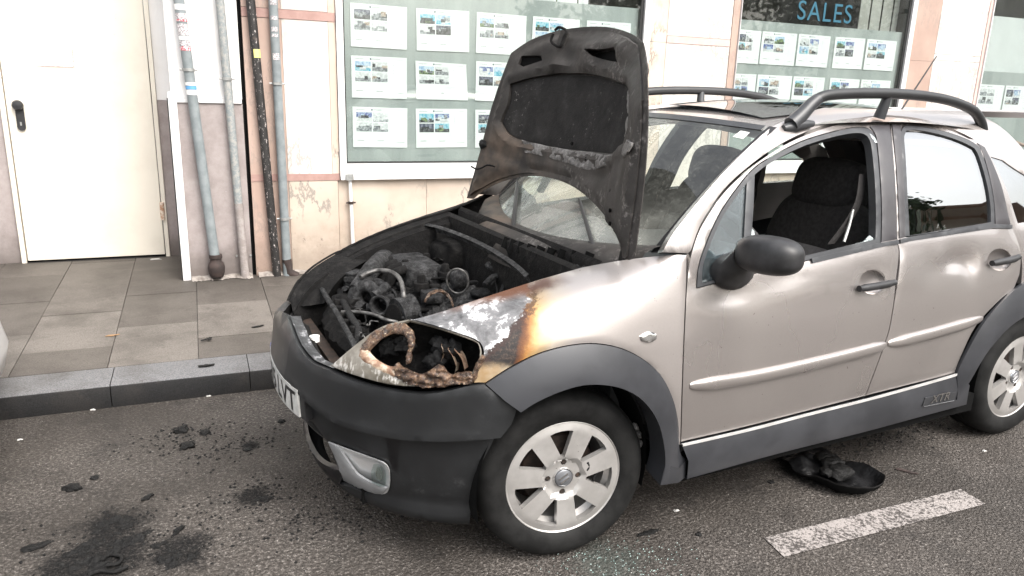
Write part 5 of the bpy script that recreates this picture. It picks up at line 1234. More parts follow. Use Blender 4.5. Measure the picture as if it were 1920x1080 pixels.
eng = rubble('engine', M['ashgrey'], CAR, -.40, .135, -.36, .62, eh, seed=3)
lumpy('battery_tray', (.02, -.36, .50), (.14, .13, .12), M['burnt'], bay, .3, .12, 3)
st_ = lumpy('strut_tower', (.09, .50, .80), (.12, .13, .07), M['burnt'], bay, .5, .05, 4); lumpy('strut_tower', (.10, -.50, .72), (.12, .10, .10), M['burnt'], bay, .6, .1, 6)
rr = random.Random(5)
def bolt_row(par, pts, r=.008):
    for p in pts: MB().tube([p, p + np.array([0, 0, .012])], r, 6).build('bolt', M['ashgrey'], par, 30)
def gtube(name, px, z, r, mat, par, n=12):
    P = spline([gnd(x, y, zz) for (x, y), zz in zip(px, z)], 7); rs = r if not hasattr(r, '__len__') else [r[0] + (r[1]-r[0])*i/(len(P)-1) for i in range(len(P))]
    return MB().tube(P, rs, n).build(name, mat, par, 60)
hose = gtube
# ribbed cam cover and manifold runners standing out of the ash
c0 = gnd(775, 505, .77)
cov = MB(); cov.ell(c0, (.085, .17, .050), 44, 20, 0, .35, .3, None, .05, 2, 7); cov = cov.build('cam_cover', M['ashgrey'], eng, 60)
for k in range(5): MB().tube(spline([c0 + np.array([-.075, -.13 + .062*k, .035]), c0 + np.array([-.13, -.13 + .062*k, .015]), c0 + np.array([-.165, -.13 + .062*k, -.07])], 6), .020, 12).build('manifold_runner', M['burnt'], eng, 60)
for q in [(800, 480), (835, 500), (760, 492), (790, 520), (845, 470)]:
    c = gnd(*q, .815); MB().lathe([(.0, .012), (.012, .012), (.016, .006), (.018, -.02), (.03, -.022), (.032, -.05)], c, 'Z', 18).build('injector', M['burnt'], eng, 50)
tc = gnd(688, 558, .715); ax_ = np.array([-.62, -.72, .10]); ax_ /= np.linalg.norm(ax_); e1_ = np.cross(ax_, [0, 0, 1.]); e1_ /= np.linalg.norm(e1_); e2_ = np.cross(e1_, ax_)
def disc(mb, c, prof, n=28):
    V = [c + ax_*h + (e1_*math.cos(t) + e2_*math.sin(t))*r for r, h in prof for t in np.linspace(0, 2*PI, n+1)[:-1]]
    k = len(prof); mb.add(V, [(i*n+j, i*n+(j+1) % n, (i+1)*n+(j+1) % n, (i+1)*n+j) for i in range(k-1) for j in range(n)])
mb = MB(); P = [tc + (e1_*math.cos(t) + e2_*math.sin(t))*.052*(1 - t/18) for t in np.linspace(-1.2, 4.6, 30)]
mb.tube(P, [.034 - .0006*i for i in range(30)], 14, 0, True)
disc(mb, tc, [(0, -.05), (.052, -.05), (.060, -.03), (.060, .0), (.050, .02), (.044, .022)]); disc(mb, tc, [(.066, -.09), (.070, -.085), (.070, -.055), (.055, -.05)])
tb = mb.build('turbocharger', M['ashgrey'], eng, 50)
mo = gnd(711, 573, .715); a = ax_
mb = MB()
for prof in ([(.030, -.12), (.032, -.05), (.036, -.012), (.041, -.008), (.041, .004), (.036, .006), (.030, .002), (.029, -.06)],): 
    V0 = len(mb.v); disc(mb, mo, prof)
mb.build('inlet_mouth', M['ashgrey'], tb, 40)
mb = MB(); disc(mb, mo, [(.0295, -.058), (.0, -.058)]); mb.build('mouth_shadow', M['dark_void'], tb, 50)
gtube('compressor_pipe', [(705, 556), (716, 545), (728, 534)], [.745, .765, .785], (.026, .016), M['ashgrey'], eng, 14)
gtube('steel_hose', [(676, 520), (690, 512), (712, 507), (735, 511), (750, 524), (756, 545), (757, 565), (754, 580)], [.80, .81, .818, .82, .81, .785, .745, .69], .0095, M['steel_hose'], eng)
c = gnd(662, 526, .735); mb = MB(); mb.lathe([(0, -.14), (.036, -.14), (.040, -.02), (.040, .0), (.047, .004), (.047, .022), (.043, .024), (.043, .032), (.046, .034), (.046, .042), (.020, .050), (0, .050)], c, 'Z', 28); mb.build('filter_canister', M['ashgrey'], eng, 40)
gtube('pipe_elbow', [(668, 545), (684, 524), (700, 502), (722, 482)], [.74, .775, .80, .80], (.034, .042), M['ashgrey'], eng, 16)
gtube('pipe_elbow', [(626, 566), (640, 562), (655, 566), (668, 575)], [.675, .685, .69, .68], (.026, .032), M['burnt'], eng, 16)
gtube('coolant_pipe', [(640, 585), (672, 585), (700, 590), (725, 600), (745, 604)], [.70, .705, .705, .70, .69], .007, M['steel_hose'], eng)
gtube('intake_duct', [(770, 465), (800, 452), (828, 458), (850, 478)], [.80, .82, .82, .79], (.040, .030), M['burnt'], eng, 16)
gtube('coolant_pipe', [(850, 478), (880, 470), (905, 480), (915, 505)], [.79, .79, .77, .70], .014, M['burnt'], eng)
rc = gnd(858, 527, .80); wv = np.array([.78, -.55, .0]); mb = MB()
mb.tube([rc + wv*.046*math.cos(t) + np.array([0, 0, .050])*math.sin(t) for t in np.linspace(0, 2*PI, 33)], .0042, 8); mb.build('clamp_ring', M['steel_hose'], eng, 60)
mb = MB(); mb.ell(rc + np.array([.02, .03, 0]), (.036, .040, .040), 22, 16, 0, .8, .8, None, .12, 4, 9); mb.build('duct_stub', M['ashgrey'], eng, 60)
for k in range(9):
    mb = MB(); t0 = rr.uniform(.2, .6); P = [gnd(822 + 28*math.cos(t), 580 - 34*math.sin(t) + rr.uniform(-3, 3), .80 + rr.uniform(-.01, .015)) for t in np.linspace(t0, PI - .5, 9)]
    mb.tube(spline(P, 4), .0028, 6); mb.build('copper_wire', M['melt'], eng, 60)
gtube('alternator', [(745, 588), (775, 578)], [.70, .71], (.060, .060), M['ashgrey'], eng, 24)
gtube('alternator_pulley', [(738, 590), (745, 588)], [.70, .70], (.040, .042), M['burnt'], eng, 24)
for k in range(16):
    p = [np.array([rr.uniform(-.40, .10), rr.uniform(-.30, .5), rr.uniform(.70, .80)])]
    for j in range(5): p.append(p[-1] + np.array([rr.uniform(-.07, .07), rr.uniform(-.08, .08), rr.uniform(-.03, .025)]))
    MB().tube(spline(p, 5), rr.choice([.003, .005, .008, .012]), 8).build('burnt_hose', rr.choice([M['burnt'], M['ashgrey'], M['char']]), eng, 60)
for k in range(40):
    x_, y_ = rr.uniform(-.34, .10), rr.uniform(-.26, .55); s_ = rr.uniform(.012, .038)
    lumpy('charred_fragment', (x_, y_, eh(x_, y_) + rr.uniform(-.01, .03)), (s_*rr.uniform(.6, 1.4), s_, s_*rr.uniform(.35, .7)), rr.choice([M['ashgrey'], M['char'], M['burnt']]), eng, rr.choice([.3, .6, .9]), .22, 20 + k, 9, 14, 10)
def flake(c, q, mat, par, seed):
    r_ = random.Random(seed); a1 = np.array([r_.gauss(0, 1) for _ in range(3)]); a1[2] *= .5; a1 /= np.linalg.norm(a1); a2 = np.cross(a1, [r_.gauss(0, .4), r_.gauss(0, .4), 1]); a2 /= np.linalg.norm(a2); a3 = np.cross(a1, a2); R = []
    for i in np.linspace(-1, 1, 7):
        R.append([np.array(c) + a1*i*q*(1 + .3*noise.noise(Vector((j*2, seed, 1)))) + a2*j*q*.6*(1 + .5*noise.noise(Vector((i*2, seed, 5)))) + a3*q*.5*noise.noise(Vector((i*1.3, j*1.3, seed*.9))) for j in np.linspace(-1, 1, 6)])
    return MB().grid(R).build('charred_flake', mat, par, 25)
for k in range(60):
    x_, y_ = rr.uniform(-.38, .11), rr.uniform(-.30, .56)
    flake((x_, y_, eh(x_, y_) + rr.uniform(.0, .035)), rr.uniform(.014, .042), rr.choice([M['ashgrey'], M['char'], M['burnt'], M['ashgrey'], M['ashmetal'] if k % 9 == 0 else M['char']]), eng, 300 + k)
# charred plenum between bulkhead and scuttle
plm = rubble('charred_plenum', M['ashgrey'], bay, .10, .215, -.60, .10, lambda x, y: .945 + .02*math.exp(-((x-.17)/.04)**2) - .03*max(0, (y + .05)/.15), amp=.030, fine=.014, seed=9, res=.008)
# crossmember and radiator behind the bumper
Yc = np.linspace(-.36, .52, 24)
xf = lambda y: -.56 + .22*(abs(y)/.6)**2.2
prof = [(-.035, .0), (-.045, .055), (-.02, .085), (.03, .09), (.045, .06), (.04, .0)]
cm_ = MB().loft([[np.array([xf(y) + px_ + .006*math.sin(y*60), y, .585 + pz + .008*math.sin(y*41)]) for px_, pz in prof] for y in Yc]).build('slam_panel', M['burnt'], bay, 40, recalc=True)
for k, y in enumerate(np.linspace(-.30, .45, 9)):
    mb = MB(); mb.box((-.02, -.011, 0), (.05, .011, .05), 0, lambda x, yy, z, y=y: np.array([xf(y) + x + .02, y + yy, .655 + z - .25*max(0, x)])); o = mb.build('panel_rib', M['burnt'], cm_, 30, recalc=True); bevel(o, .006, 2)
gtube('strap', [(602, 540), (614, 560), (628, 582), (645, 612), (660, 640), (668, 655)], [.715]*6, .011, M['ashgrey'], cm_, 6)
rd_ = MB().box((-.64, -.30, .30), (-.60, .40, .60)).build('radiator', M['brake_iron'], bay, 30, recalc=True)
hose('wiring_loom', [(625, 520), (640, 555), (655, 590), (672, 620), (665, 655)], [.70, .69, .70, .69, .66], .014, M['char'], bay)
for k in range(14):
    x0, y0 = 655 + rr.uniform(-12, 40), 590 + rr.uniform(-20, 60)
    p = [gnd(x0, y0, .70)]
    for j in range(4): p.append(p[-1] + np.array([rr.uniform(-.03, .03), rr.uniform(-.04, .04), rr.uniform(-.02, .015)]))
    MB().tube(spline(p, 5), .0028, 6).build('burnt_wire', M['burnt'] if k % 3 else M['steel_hose'], bay, 60)
mb = MB(); c = gnd(590, 640, .66); mb.lathe([(0, 0), (.018, 0), (.018, .02), (0, .022)], c, 'Z', 16); mb.build('white_cap', M['sticker_white'], bay, 50)
for sd in (1, -1):
    g3 = gp*np.array([1, -sd, 1]); iw = np.array([0, -sd, 0])
    strip('inner_wing', [g3 + iw*.012 - [0, 0, .006], g3 + iw*.030 - [0, 0, .012], g3 + iw*.055 - [0, 0, .030], g3 + iw*.060 - [0, 0, .034], g3 + iw*.075 - [0, 0, .032], g3 + iw*.085 - [0, 0, .10], g3 + iw*.09 - [0, 0, .22]], [M['burnt']], bay, 40, 30)
fw_ = strip('firewall', [[(.17, y, 1.0 + .0*y) for y in np.linspace(-.62, .62, 14)], [(.155, y, .985) for y in np.linspace(-.62, .62, 14)], [(.15, y, .60) for y in np.linspace(-.62, .62, 14)], [(.15, y, .3) for y in np.linspace(-.62, .62, 14)]], [M['burnt']], bay, 14)
lipp = spline([gnd(x, y, z) for x, y, z in [(765, 418, .93), (820, 428, .93), (890, 455, .93), (950, 490, .93), (985, 520, .93)]], 6)
MB().grid([[p + np.array([0, 0, .0]) for p in lipp], [p + np.array([.018, .010, .008]) for p in lipp], [p + np.array([.03, .015, -.03]) for p in lipp]]).build('bulkhead_lip', M['ashgrey'], bay, 60)

# ---- wheels
class Disc(Surf):
    sign = 1
    def pos(self, uv):
        uv = np.asarray(uv, float); r = np.linalg.norm(uv, axis=1)
        y = -.013 + .012*np.clip((.074 - r)/.010, 0, 1) + .006*np.clip((r - .176)/.02, 0, 1)
        return np.stack([uv[:, 0], y, uv[:, 1]], 1)
    def nrm(self, uv): return np.tile([0, -1., 0], (len(uv), 1))
DISC = Disc()
def make_wheel(c, ang, spin):
    ca, sa = math.cos(ang), math.sin(ang)
    T = lambda p: np.array([c[0] + p[0]*ca - p[1]*sa, c[1] + p[0]*sa + p[1]*ca, c[2] + p[2]])
    def fin(mb, name, mat, par, sm=50, rc=False, flat=False):
        mb.v = [tuple(T(np.array(p))) for p in mb.v]
        if flat: mb.v = [(p[0], p[1], max(p[2], .0015)) for p in mb.v]
        return mb.build(name, mat, par, sm, recalc=rc)
    mb = MB(); prof = [(.198, -.004), (.205, -.012), (.222, -.020), (.250, -.024), (.272, -.018), (.287, -.004), (.296, .014), (.2995, .03), (.2995, .055), (.2955, .057), (.2955, .063), (.2995, .065), (.3005, .085), (.2965, .087), (.2965, .095), (.3005, .097), (.2995, .12), (.2955, .122), (.2955, .128), (.2995, .13), (.298, .15), (.285, .17), (.25, .182), (.20, .175), (.19, .09)]
    mb.lathe(prof, (0, 0, 0), 'Y', 72, 0, True); tyre = fin(mb, 'wheel', M['rubber'], CAR, 40, True, True)
    holes = []
    for k in range(7):
        t = spin + 2*PI*(k + .5)/7; d = np.array([math.cos(t), math.sin(t)]); e = np.array([-d[1], d[0]])
        pts = [(.079, -.005), (.079, .005), (.167, .0405), (.1725, .022), (.174, 0), (.1725, -.022), (.167, -.0405)]
        holes.append([tuple(d*r + e*s) for r, s in pts])
    for k in range(4):
        t = spin + .35 + 2*PI*k/4; holes.append([(.054*math.cos(t) + .0105*math.cos(q), .054*math.sin(t) + .0105*math.sin(q)) for q in np.linspace(0, 2*PI, 13)[:-1]])
    circ = [(.197*math.cos(q), .197*math.sin(q)) for q in np.linspace(0, 2*PI, 91)[:-1]]
    def dens(o):
        o = np.array(o); out = []
        for a, b in zip(o, np.roll(o, -1, 0)):
            n = max(1, int(np.linalg.norm(b - a)/.010)); out += [a + (b - a)*i/n for i in range(n)]
        return np.array(out)
    mb = panel('rim', circ, DISC, [M['alloy'], M['brake_iron']], None, uv='raw', holes=[dens(h) for h in holes], th=.022, step=.013, gap=0, curl=0, build=False)
    rim = fin(mb, 'rim', [M['alloy'], M['brake_iron']], tyre, 25)
    mb = MB(); mb.lathe([(.196, -.006), (.201, -.010), (.2055, -.008), (.2055, .010), (.198, .012)], (0, 0, 0), 'Y', 72); mb.lathe([(.1965, -.002), (.190, .008), (.176, .026), (.166, .034), (.164, .15)], (0, 0, 0), 'Y', 72); fin(mb, 'rim_barrel', M['alloy'], rim, 50)
    mb = MB(); mb.lathe([(0, .05), (.125, .05), (.13, .055), (.13, .07), (0, .07)], (0, 0, 0), 'Y', 48); mb.lathe([(.165, .15), (0, .15)], (0, 0, 0), 'Y', 32); fin(mb, 'brake_disc', M['brake_iron'], rim, 50)
    mb = MB(); mb.lathe([(0, -.010), (.026, -.010), (.030, -.007), (.031, .0), (.031, .02)], (0, 0, 0), 'Y', 32); cap = fin(mb, 'hub_cap', M['badge_grey'], rim, 50)
    mb = MB(); mb.lathe([(.0305, -.004), (.033, -.008), (.0355, -.004), (.036, .01)], (0, 0, 0), 'Y', 32); fin(mb, 'cap_ring', M['bright_chrome'], rim, 50)
    mb = MB(); R2 = lambda a, b: np.array([a*math.cos(spin*0+.35) - b*math.sin(.35), -.0105, a*math.sin(.35) + b*math.cos(.35)])
    for dy in (-.008, .008):
        q = [(-.017, dy - .007), (.017, dy + .001), (.017, dy + .007), (-.017, dy - .001)]; P = [R2(a, b) for a, b in q]; Q = [p + np.array([0, -.003, 0]) for p in P]
        mb.add(P + Q, [(4, 5, 6, 7), (0, 1, 5, 4), (1, 2, 6, 5), (2, 3, 7, 6), (3, 0, 4, 7)])
    fin(mb, 'emblem', M['bright_chrome'], rim, 0, True)
    for k in range(4):
        t = spin + .35 + 2*PI*k/4; mb = MB(); mb.lathe([(0, .0), (.0075, .0), (.0085, .003), (.0085, .02)], (.054*math.cos(t), 0, .054*math.sin(t)), 'Y', 6); mb.lathe([(.0105, .012), (.0, .012)], (.054*math.cos(t), 0, .054*math.sin(t)), 'Y', 12); fin(mb, 'wheel_bolt', M['brake_iron'], rim, 30)
    return tyre
STEER = math.radians(-8.25)
def tree_mirror(o, par, skip=()):
    n = mirror(o, par)
    for ch in [c for c in bpy.data.objects if c.parent == o]:
        if ch.name.split('.')[0] not in skip: tree_mirror(ch, n, skip)
    return n
wf = make_wheel((.0, -.72, .297), STEER, math.radians(70)); wr = make_wheel((2.46, -.72, .297), 0, math.radians(100))
tag(wf, 'sooty front wheel turned towards the kerb, tyre shoulder torn')
wfm = tree_mirror(wf, CAR); wrm = tree_mirror(wr, CAR)
for L in ([(1139, 846), (1133, 862), (1124, 876), (1116, 890), (1112, 902)], [(1101, 866), (1104, 874), (1100, 882)], [(1128, 932), (1131, 938)], [(1106, 928), (1112, 934)], [(1150, 868), (1146, 880)]):
    P = [aty(x, y, -.742) for x, y in L]; P = spline(P, 4); k_ = len(P)
    MB().tube(P, [.0045*(1 + .8*noise.noise(Vector((i*1.3, L[0][0], 0)))) for i in range(k_)], 7).build('tar_streak', M['char'], [o for o in bpy.data.objects if o.parent == wf and o.name.startswith('rim')][0], 50)
# torn tyre shoulder
mb = MB()
for k, (x, y) in enumerate([(1190, 800), (1195, 815), (1198, 832)]):
    c = aty(x, y, -.71); mb.ell(c, (.012, .016, .014), 12, 8, nz=.6, seed=60 + k, nf=20)
mb.build('torn_rubber', M['ashmetal'], wf, 60)
# wheel houses, floor and cabin tub
for x in (0, 2.46):
    for sd in (-1, 1):
        mb = MB(); R = []
        for y in (sd*.74, sd*.42): R.append([(x + .322*math.cos(t), y, .30 + .385*math.sin(t)) for t in np.linspace(-.25, PI + .25, 26)])
        mb.grid(R); mb.grid([[(x, sd*.42, .3)]*26, R[1]]); mb.build('wheel_house', M['dark_void'], CAR, 60)
mb = MB(); mb.box((-.60, -.42, .17), (2.95, .42, .30)); mb.box((.40, -.79, .22), (2.06, .79, .30)); o = mb.build('underbody', M['dark_void'], CAR, 0)
mb = MB(); mb.box((.42, -.74, .305), (2.04, .74, .36)); mb.box((2.041, -.40, .305), (2.95, .40, .36)); mb.box((.25, -.60, .36), (.42, .60, .93)); mb.box((2.84, -.60, .37), (2.95, .60, .80)); mb.build('cabin_floor', M['cabin_dark'], CAR, 0)
R = []
for y in np.linspace(-.66, .66, 23):
    k = 1 - .12*(abs(y)/.66)**2; hump = .05*math.exp(-((y + .36)/.2)**2)
    R.append([(.30, y, .955), (.42, y, .975), (.58, y, .985 + hump), (.72*k + .02, y, .975 + hump), (.78*k, y, .93), (.80*k, y, .80), (.76, y, .60)])
dsh = MB().grid(R, 0, True).build('dashboard', M['dash'], CAR, 50)
sw = np.array([.98, -.36, .93]); tn = np.array([.88, 0, .47])
u1, u2 = np.array([0, 1, 0]), np.array([-.47, 0, .88]); mb = MB()
mb.tube([sw + (u1*math.cos(t) + u2*math.sin(t))*.185 for t in np.linspace(0, 2*PI, 33)], .016, 10); mb.tube([sw - u1*.17, sw - tn*.03, sw + u1*.17], [.02, .05, .02], 10); mb.tube([sw - tn*.03, sw - tn*.30], [.05, .06], 10); mb.build('steering_wheel', M['cabin_dark'], CAR, 60)
def seat(y, x=1.30, rear=False):
    mb = MB(); tilt = math.radians(14); Ry = np.array([[math.cos(tilt), 0, math.sin(tilt)], [0, 1, 0], [-math.sin(tilt), 0, math.cos(tilt)]])
    mb.ell((x + .10, y, .80), (.085, .25, .36), 32, 24, 0, .55, .5, Ry); s_ = mb.build('seat', M['seat_cloth'], CAR, 60)
    mb = MB(); mb.ell((x - .12, y, .48), (.28, .25, .10), 28, 16, 0, .5, .5); mb.build('seat_cushion', M['seat_grey'], s_, 60)
    mb = MB(); mb.ell((x + .185, y, 1.185), (.075, .175, .115), 32, 20, 0, .6, .55, Ry); mb.build('headrest', M['seat_cloth'], s_, 60)
    mb = MB(); mb.ell((x + .055, y, .72), (.09, .262, .22), 28, 18, 0, .4, .5, Ry); mb.build('seat_bolster', M['seat_grey'], s_, 60)
    return s_
seat(-.36); seat(.36)
mb = MB(); mb.ell((2.30, 0, .72), (.10, .62, .33), 32, 20, 0, .4, .3); rs = mb.build('rear_seat', M['seat_grey'], CAR, 60)
mb = MB(); mb.ell((2.05, 0, .48), (.26, .62, .10), 32, 16, 0, .4, .3); mb.build('seat_cushion', M['seat_grey'], rs, 60)
for y in (-.36, .36): mb = MB(); mb.ell((2.36, y, 1.08), (.05, .14, .09), 24, 16, 0, .6, .5); mb.build('headrest', M['seat_cloth'], rs, 60)
P0 = [SIDE.pos(SIDE.hit([p]))[0] + np.array([0, d, 0]) for p, d in [((1636, 330), .06), ((1633, 380), .07), ((1622, 420), .09), ((1600, 470), .12)]]
P0 = spline(P0, 5); MB().grid([P0, [p + np.array([.045, .004, 0]) for p in P0]]).build('seat_belt', M['seat_cloth'], CAR, 60)
P1 = [p + np.array([.012, .002, 0]) for p in spline([SIDE.pos(SIDE.hit([p]))[0] + np.array([0, .08, 0]) for p in [(1629, 400), (1622, 430), (1612, 462)]], 5)]
MB().tube(P1, .006, 8).build('belt_anchor', M['galv'], CAR, 60)
# far side: the same panels mirrored
SK = ('glass_remnant', 'badge_letter', 'model_badge')
fd2 = tree_mirror(fd, CAR, SK); rd2 = tree_mirror(rd, CAR, SK); pil2 = mirror(pil, CAR, [M['pillar'], M['liner']]); qp2 = tree_mirror(qp, CAR); qp2.data.materials[1] = M['liner']; rd2.data.materials[1] = M['seat_grey']
for o_ in bpy.data.objects:
    if o_.parent in (fd2, rd2, qp2) and o_.name.split('.')[0] in ('window_glass', 'quarter_glass', 'quarter_light'):
        o_.data.materials.clear(); o_.data.materials.append(M['far_glass']); o_.data.materials.append(M['far_glass'])
tree_mirror(sill, CAR, SK); tree_mirror(ar, CAR); tree_mirror(ar2, CAR)
panel('window_glass', [(x, y, *c) for x, y, *c in WIN_FI], SIDE, [M['clear_glass']]*2, None, off=-.012, th=.003, step=.05, gap=-.004, curl=0).name = 'tmp_glass'
tg = bpy.data.objects['tmp_glass']; WLOC['tmp_glass'] = np.array(tg.location); o = mirror(tg, fd2, None, 'window_glass'); bpy.data.objects.remove(tg)
# rear end
def tailring(X, k): return [(X, s*float(WID(np.array([X]), np.array([z]))[0])*k, z) for s, zs in ((-1, np.linspace(.40, 1.05, 10)), (1, np.linspace(1.05, .40, 10))) for z in zs]
R = []
for z, X in [(.34, 3.06), (.45, 3.09), (.60, 3.08), (.75, 3.03), (.90, 3.0), (1.05, 2.94), (1.2, 2.80), (1.32, 2.66)]:
    hw = float(WID(np.array([X]), np.array([z]))[0])*1.0
    R.append([(X - .18*abs(t)**4, t*hw, z) for t in np.linspace(-1, 1, 21)])
tg_ = MB().grid(R).build('tailgate', M['paint'], CAR, 50)
Rg = [[(p[0] + .006, p[1]*.80, p[2]) for p in r_] for r_ in R[4:]]; MB().grid(Rg).build('rear_screen', M['tinted_glass'], tg_, 60)
Rb = [[(p[0] + .03, p[1]*1.01, p[2]) for p in r_] for r_ in R[:3]]; MB().grid(Rb).build('rear_bumper', M['grey_plastic'], CAR, 50)
for sd in (-1, 1): mb = MB(); mb.ell((2.93, sd*.63, .93), (.07, .06, .13), 20, 14, 0, .6, .6); mb.build('tail_lamp', M['red_lamp'], tg_, 60)

# ================================================================== ON THE ROAD: fallen and burnt pieces, crumbs, litter
class Ground(Surf):
    sign = 1
    def __init__(self, z=0.0): self.z = z
    def pos(self, uv): uv = np.asarray(uv, float); return np.stack([uv[:, 0], uv[:, 1], np.full(len(uv), self.z)], 1)
    def hit(self, px): return on_axis(np.asarray(px, float), 2, self.z)[:, :2]
G0 = Ground(.0)
lin_px = [(1440, 838), (1470, 826), (1515, 838), (1560, 858), (1592, 880), (1625, 898), (1655, 915), (1645, 935), (1610, 941), (1560, 932), (1515, 912), (1485, 893), (1462, 868)]
lpoly = G0.hit(outline(lin_px, 6))
def lin_h(uv):
    d = np.min(np.linalg.norm(uv[:, None] - lpoly[None], axis=2), axis=1)
    nz = np.array([noise.fractal(Vector((u*9, v*9, 3)), 1, 2, 5) for u, v in uv])
    c = lpoly.mean(0); mid = np.exp(-((uv[:, 0]-c[0]+.05)/.10)**2 - ((uv[:, 1]-c[1]-.06)/.12)**2)
    near = np.clip((c[1] + .02 - uv[:, 1])/.12, 0, 1)
    return .018 + .045*np.clip(1 - d/.035, 0, 1)*near + .035*mid*(1 + nz) + .010*nz
ln = panel('fallen_wheel_arch_liner', lpoly, G0, [M['melted_black'], M['dark_void']], None, uv='raw', offf=lin_h, th=.006, step=.014, gap=0, curl=0, smooth=60)
tag(ln, 'melted black wheel arch liner lying on the road under the sill', 'car part')
for k, (x, y, r) in enumerate([(1545, 858, .035), (1562, 870, .04), (1575, 885, .045), (1552, 884, .028)]):
    c = gnd(x, y, .055); mb = MB(); mb.ell(c, (r*1.2, r, r*.55), 20, 14, 0, .8, .8, None, .3, 40 + k, 9); mb.build('melted_clump', M['debris'], ln, 60)
def lump(px, py, r, label, flat=.45, seed=0, st=1.0, mat='debris', z=0, cat='debris', name='charred_fragment', group='charred fragments on the road', rot=0):
    c = gnd(px, py, z); mb = MB(); rr_ = random.Random(seed); ca, sa = math.cos(rot), math.sin(rot)
    Rr = np.array([[ca, -sa, 0], [sa, ca, 0], [0, 0, 1]])
    mb.ell(c + np.array([0, 0, r*flat*.55]), (r*st, r/st, r*flat), 22, 14, 0, .8, .8, Rr, .55, seed, .25/r)
    for k in range(2):
        o = np.array([rr_.uniform(-1, 1)*r*.8, rr_.uniform(-1, 1)*r*.6, r*flat*.3]); mb.ell(c + o, (r*.5, r*.4, r*flat*.6), 14, 10, 0, .8, .8, Rr, .5, seed + k + 5, .4/r)
    return tag(mb.build(name, M[mat], None, 60), label, cat, group)
lump(340, 808, .030, 'charred lump, larger of the pair in the middle of the road left of the car', seed=1)
lump(352, 838, .026, 'burnt crumb just below the larger pair of lumps left of the car', seed=2)
lump(385, 812, .022, 'greyish burnt crumb to the right of the larger lump', seed=3)
lump(137, 916, .028, 'jagged black flake alone on the road near the left edge', flat=.35, seed=4, st=1.4, rot=-.5)
lump(178, 897, .014, 'small black crumb right of the jagged flake', seed=5)
lump(62, 1028, .028, 'flat black flake at the lower left corner', flat=.25, seed=6, st=1.5, rot=.2)
lump(276, 934, .016, 'thin curled black shred above the soot stain', flat=.4, seed=7, st=1.8, rot=.7)
lump(336, 995, .017, 'black shred on the right hand soot stain', flat=.4, seed=8, st=2.0, rot=.9)
lump(528, 791, .016, 'black crumb beside the kerb side of the front bumper', seed=9)
lump(465, 843, .018, 'burnt crumb in the small soot stain before the bumper', flat=.3, seed=10)
lump(386, 687, .020, 'black flake lying on the kerb top', flat=.3, seed=11, st=1.8, z=.118)
def crust(px, py, r, label, seed, thr=.05, asp=1.4, rot=0.):
    c = gnd(px, py); mb = MB(); n = int(2*r/.006); ca, sa = math.cos(rot), math.sin(rot); H = {}
    for i in range(n*2):
        for j in range(n*2):
            u, v = (i/(2*n) - .5)*2*r*asp, (j/(2*n) - .5)*2*r
            d = math.hypot(u/(r*asp), v/r); h = noise.fractal(Vector((u*16, v*16, seed)), .9, 2.1, 5) + .25 - 1.1*d*d
            H[i, j] = (c[0] + u*ca - v*sa + .003*noise.noise(Vector((u*90, v*90, 1))), c[1] + u*sa + v*ca, .001 + max(0, h - thr)*.020*(1 + noise.noise(Vector((u*60, v*60, seed)))), h)
    idx = {}; V = []; F = []
    for i in range(n*2 - 1):
        for j in range(n*2 - 1):
            k4 = [(i, j), (i+1, j), (i+1, j+1), (i, j+1)]
            if sum(H[k][3] for k in k4)/4 > thr:
                for k in k4:
                    if k not in idx: idx[k] = len(V); V.append(H[k][:3])
                F.append(tuple(idx[k] for k in k4))
    if F: tag(mb.add(V, F).build('ash_heap', M['debris'], None, 60), label, 'debris', 'heaps of wet ash on the road')
crust(190, 1042, .17, 'largest heap of crusty black ash, at the lower left of the road', 2, rot=.3)
crust(215, 980, .13, 'crusty black ash patch above the largest heap', 5, thr=.12, asp=1.0)
crust(330, 1040, .13, 'thin ash patch right of the largest heap at the bottom edge', 8, thr=.18)
crust(470, 838, .055, 'small ash patch on the road in front of the bumper', 11, thr=.12)
crust(500, 935, .07, 'faint ash patch on the road below the number plate', 14, thr=.22)
lump(1445, 905, .012, 'black crumb on the road left of the fallen liner', seed=14)
lump(1700, 885, .018, 'brown scorched shred above the white road line', flat=.3, seed=15, st=2.2, rot=-1.0, mat='rusty_iron')
lump(1310, 1003, .010, 'tiny black crumb left of the white road line', seed=16)
lump(1215, 1000, .020, 'flat black flake behind the front wheel', flat=.2, seed=17, st=1.8)
p = spline([gnd(*q, .012) for q in [(190, 1052), (205, 1040), (228, 1044), (222, 1056), (200, 1060)]], 6)
tag(MB().tube(p, .006, 8).build('burnt_cable', M['debris'], None, 60), 'curled loop of burnt cable in the soot stain', 'debris')
p = spline([gnd(*q, .010) for q in [(165, 1078), (190, 1070), (215, 1072), (240, 1062)]], 6)
tag(MB().tube(p, .007, 8).build('burnt_cable', M['debris'], None, 60), 'burnt cable end at the bottom edge of the photo', 'debris')
for k, (x, y, z, lb) in enumerate([(174, 769, 0, 'white paper scrap at the foot of the kerb on the left'), (391, 743, 0, 'white scrap at the foot of the kerb near the bumper'), (37, 825, 0, 'white speck of litter near the left edge of the road'), (1268, 958, 0, 'white chip on the road behind the front wheel'), (1845, 846, 0, 'pale chip on the road by the rear wheel'), (293, 487, .2, 'pale yellow scrap at the foot of the service door')]):
    lump(x, y, .008 if z == 0 else .03, lb, flat=.4 if z == 0 else .2, seed=30 + k, mat='litter_white', z=z, cat='litter', name='litter_scrap', group='scraps of litter', st=1.3)
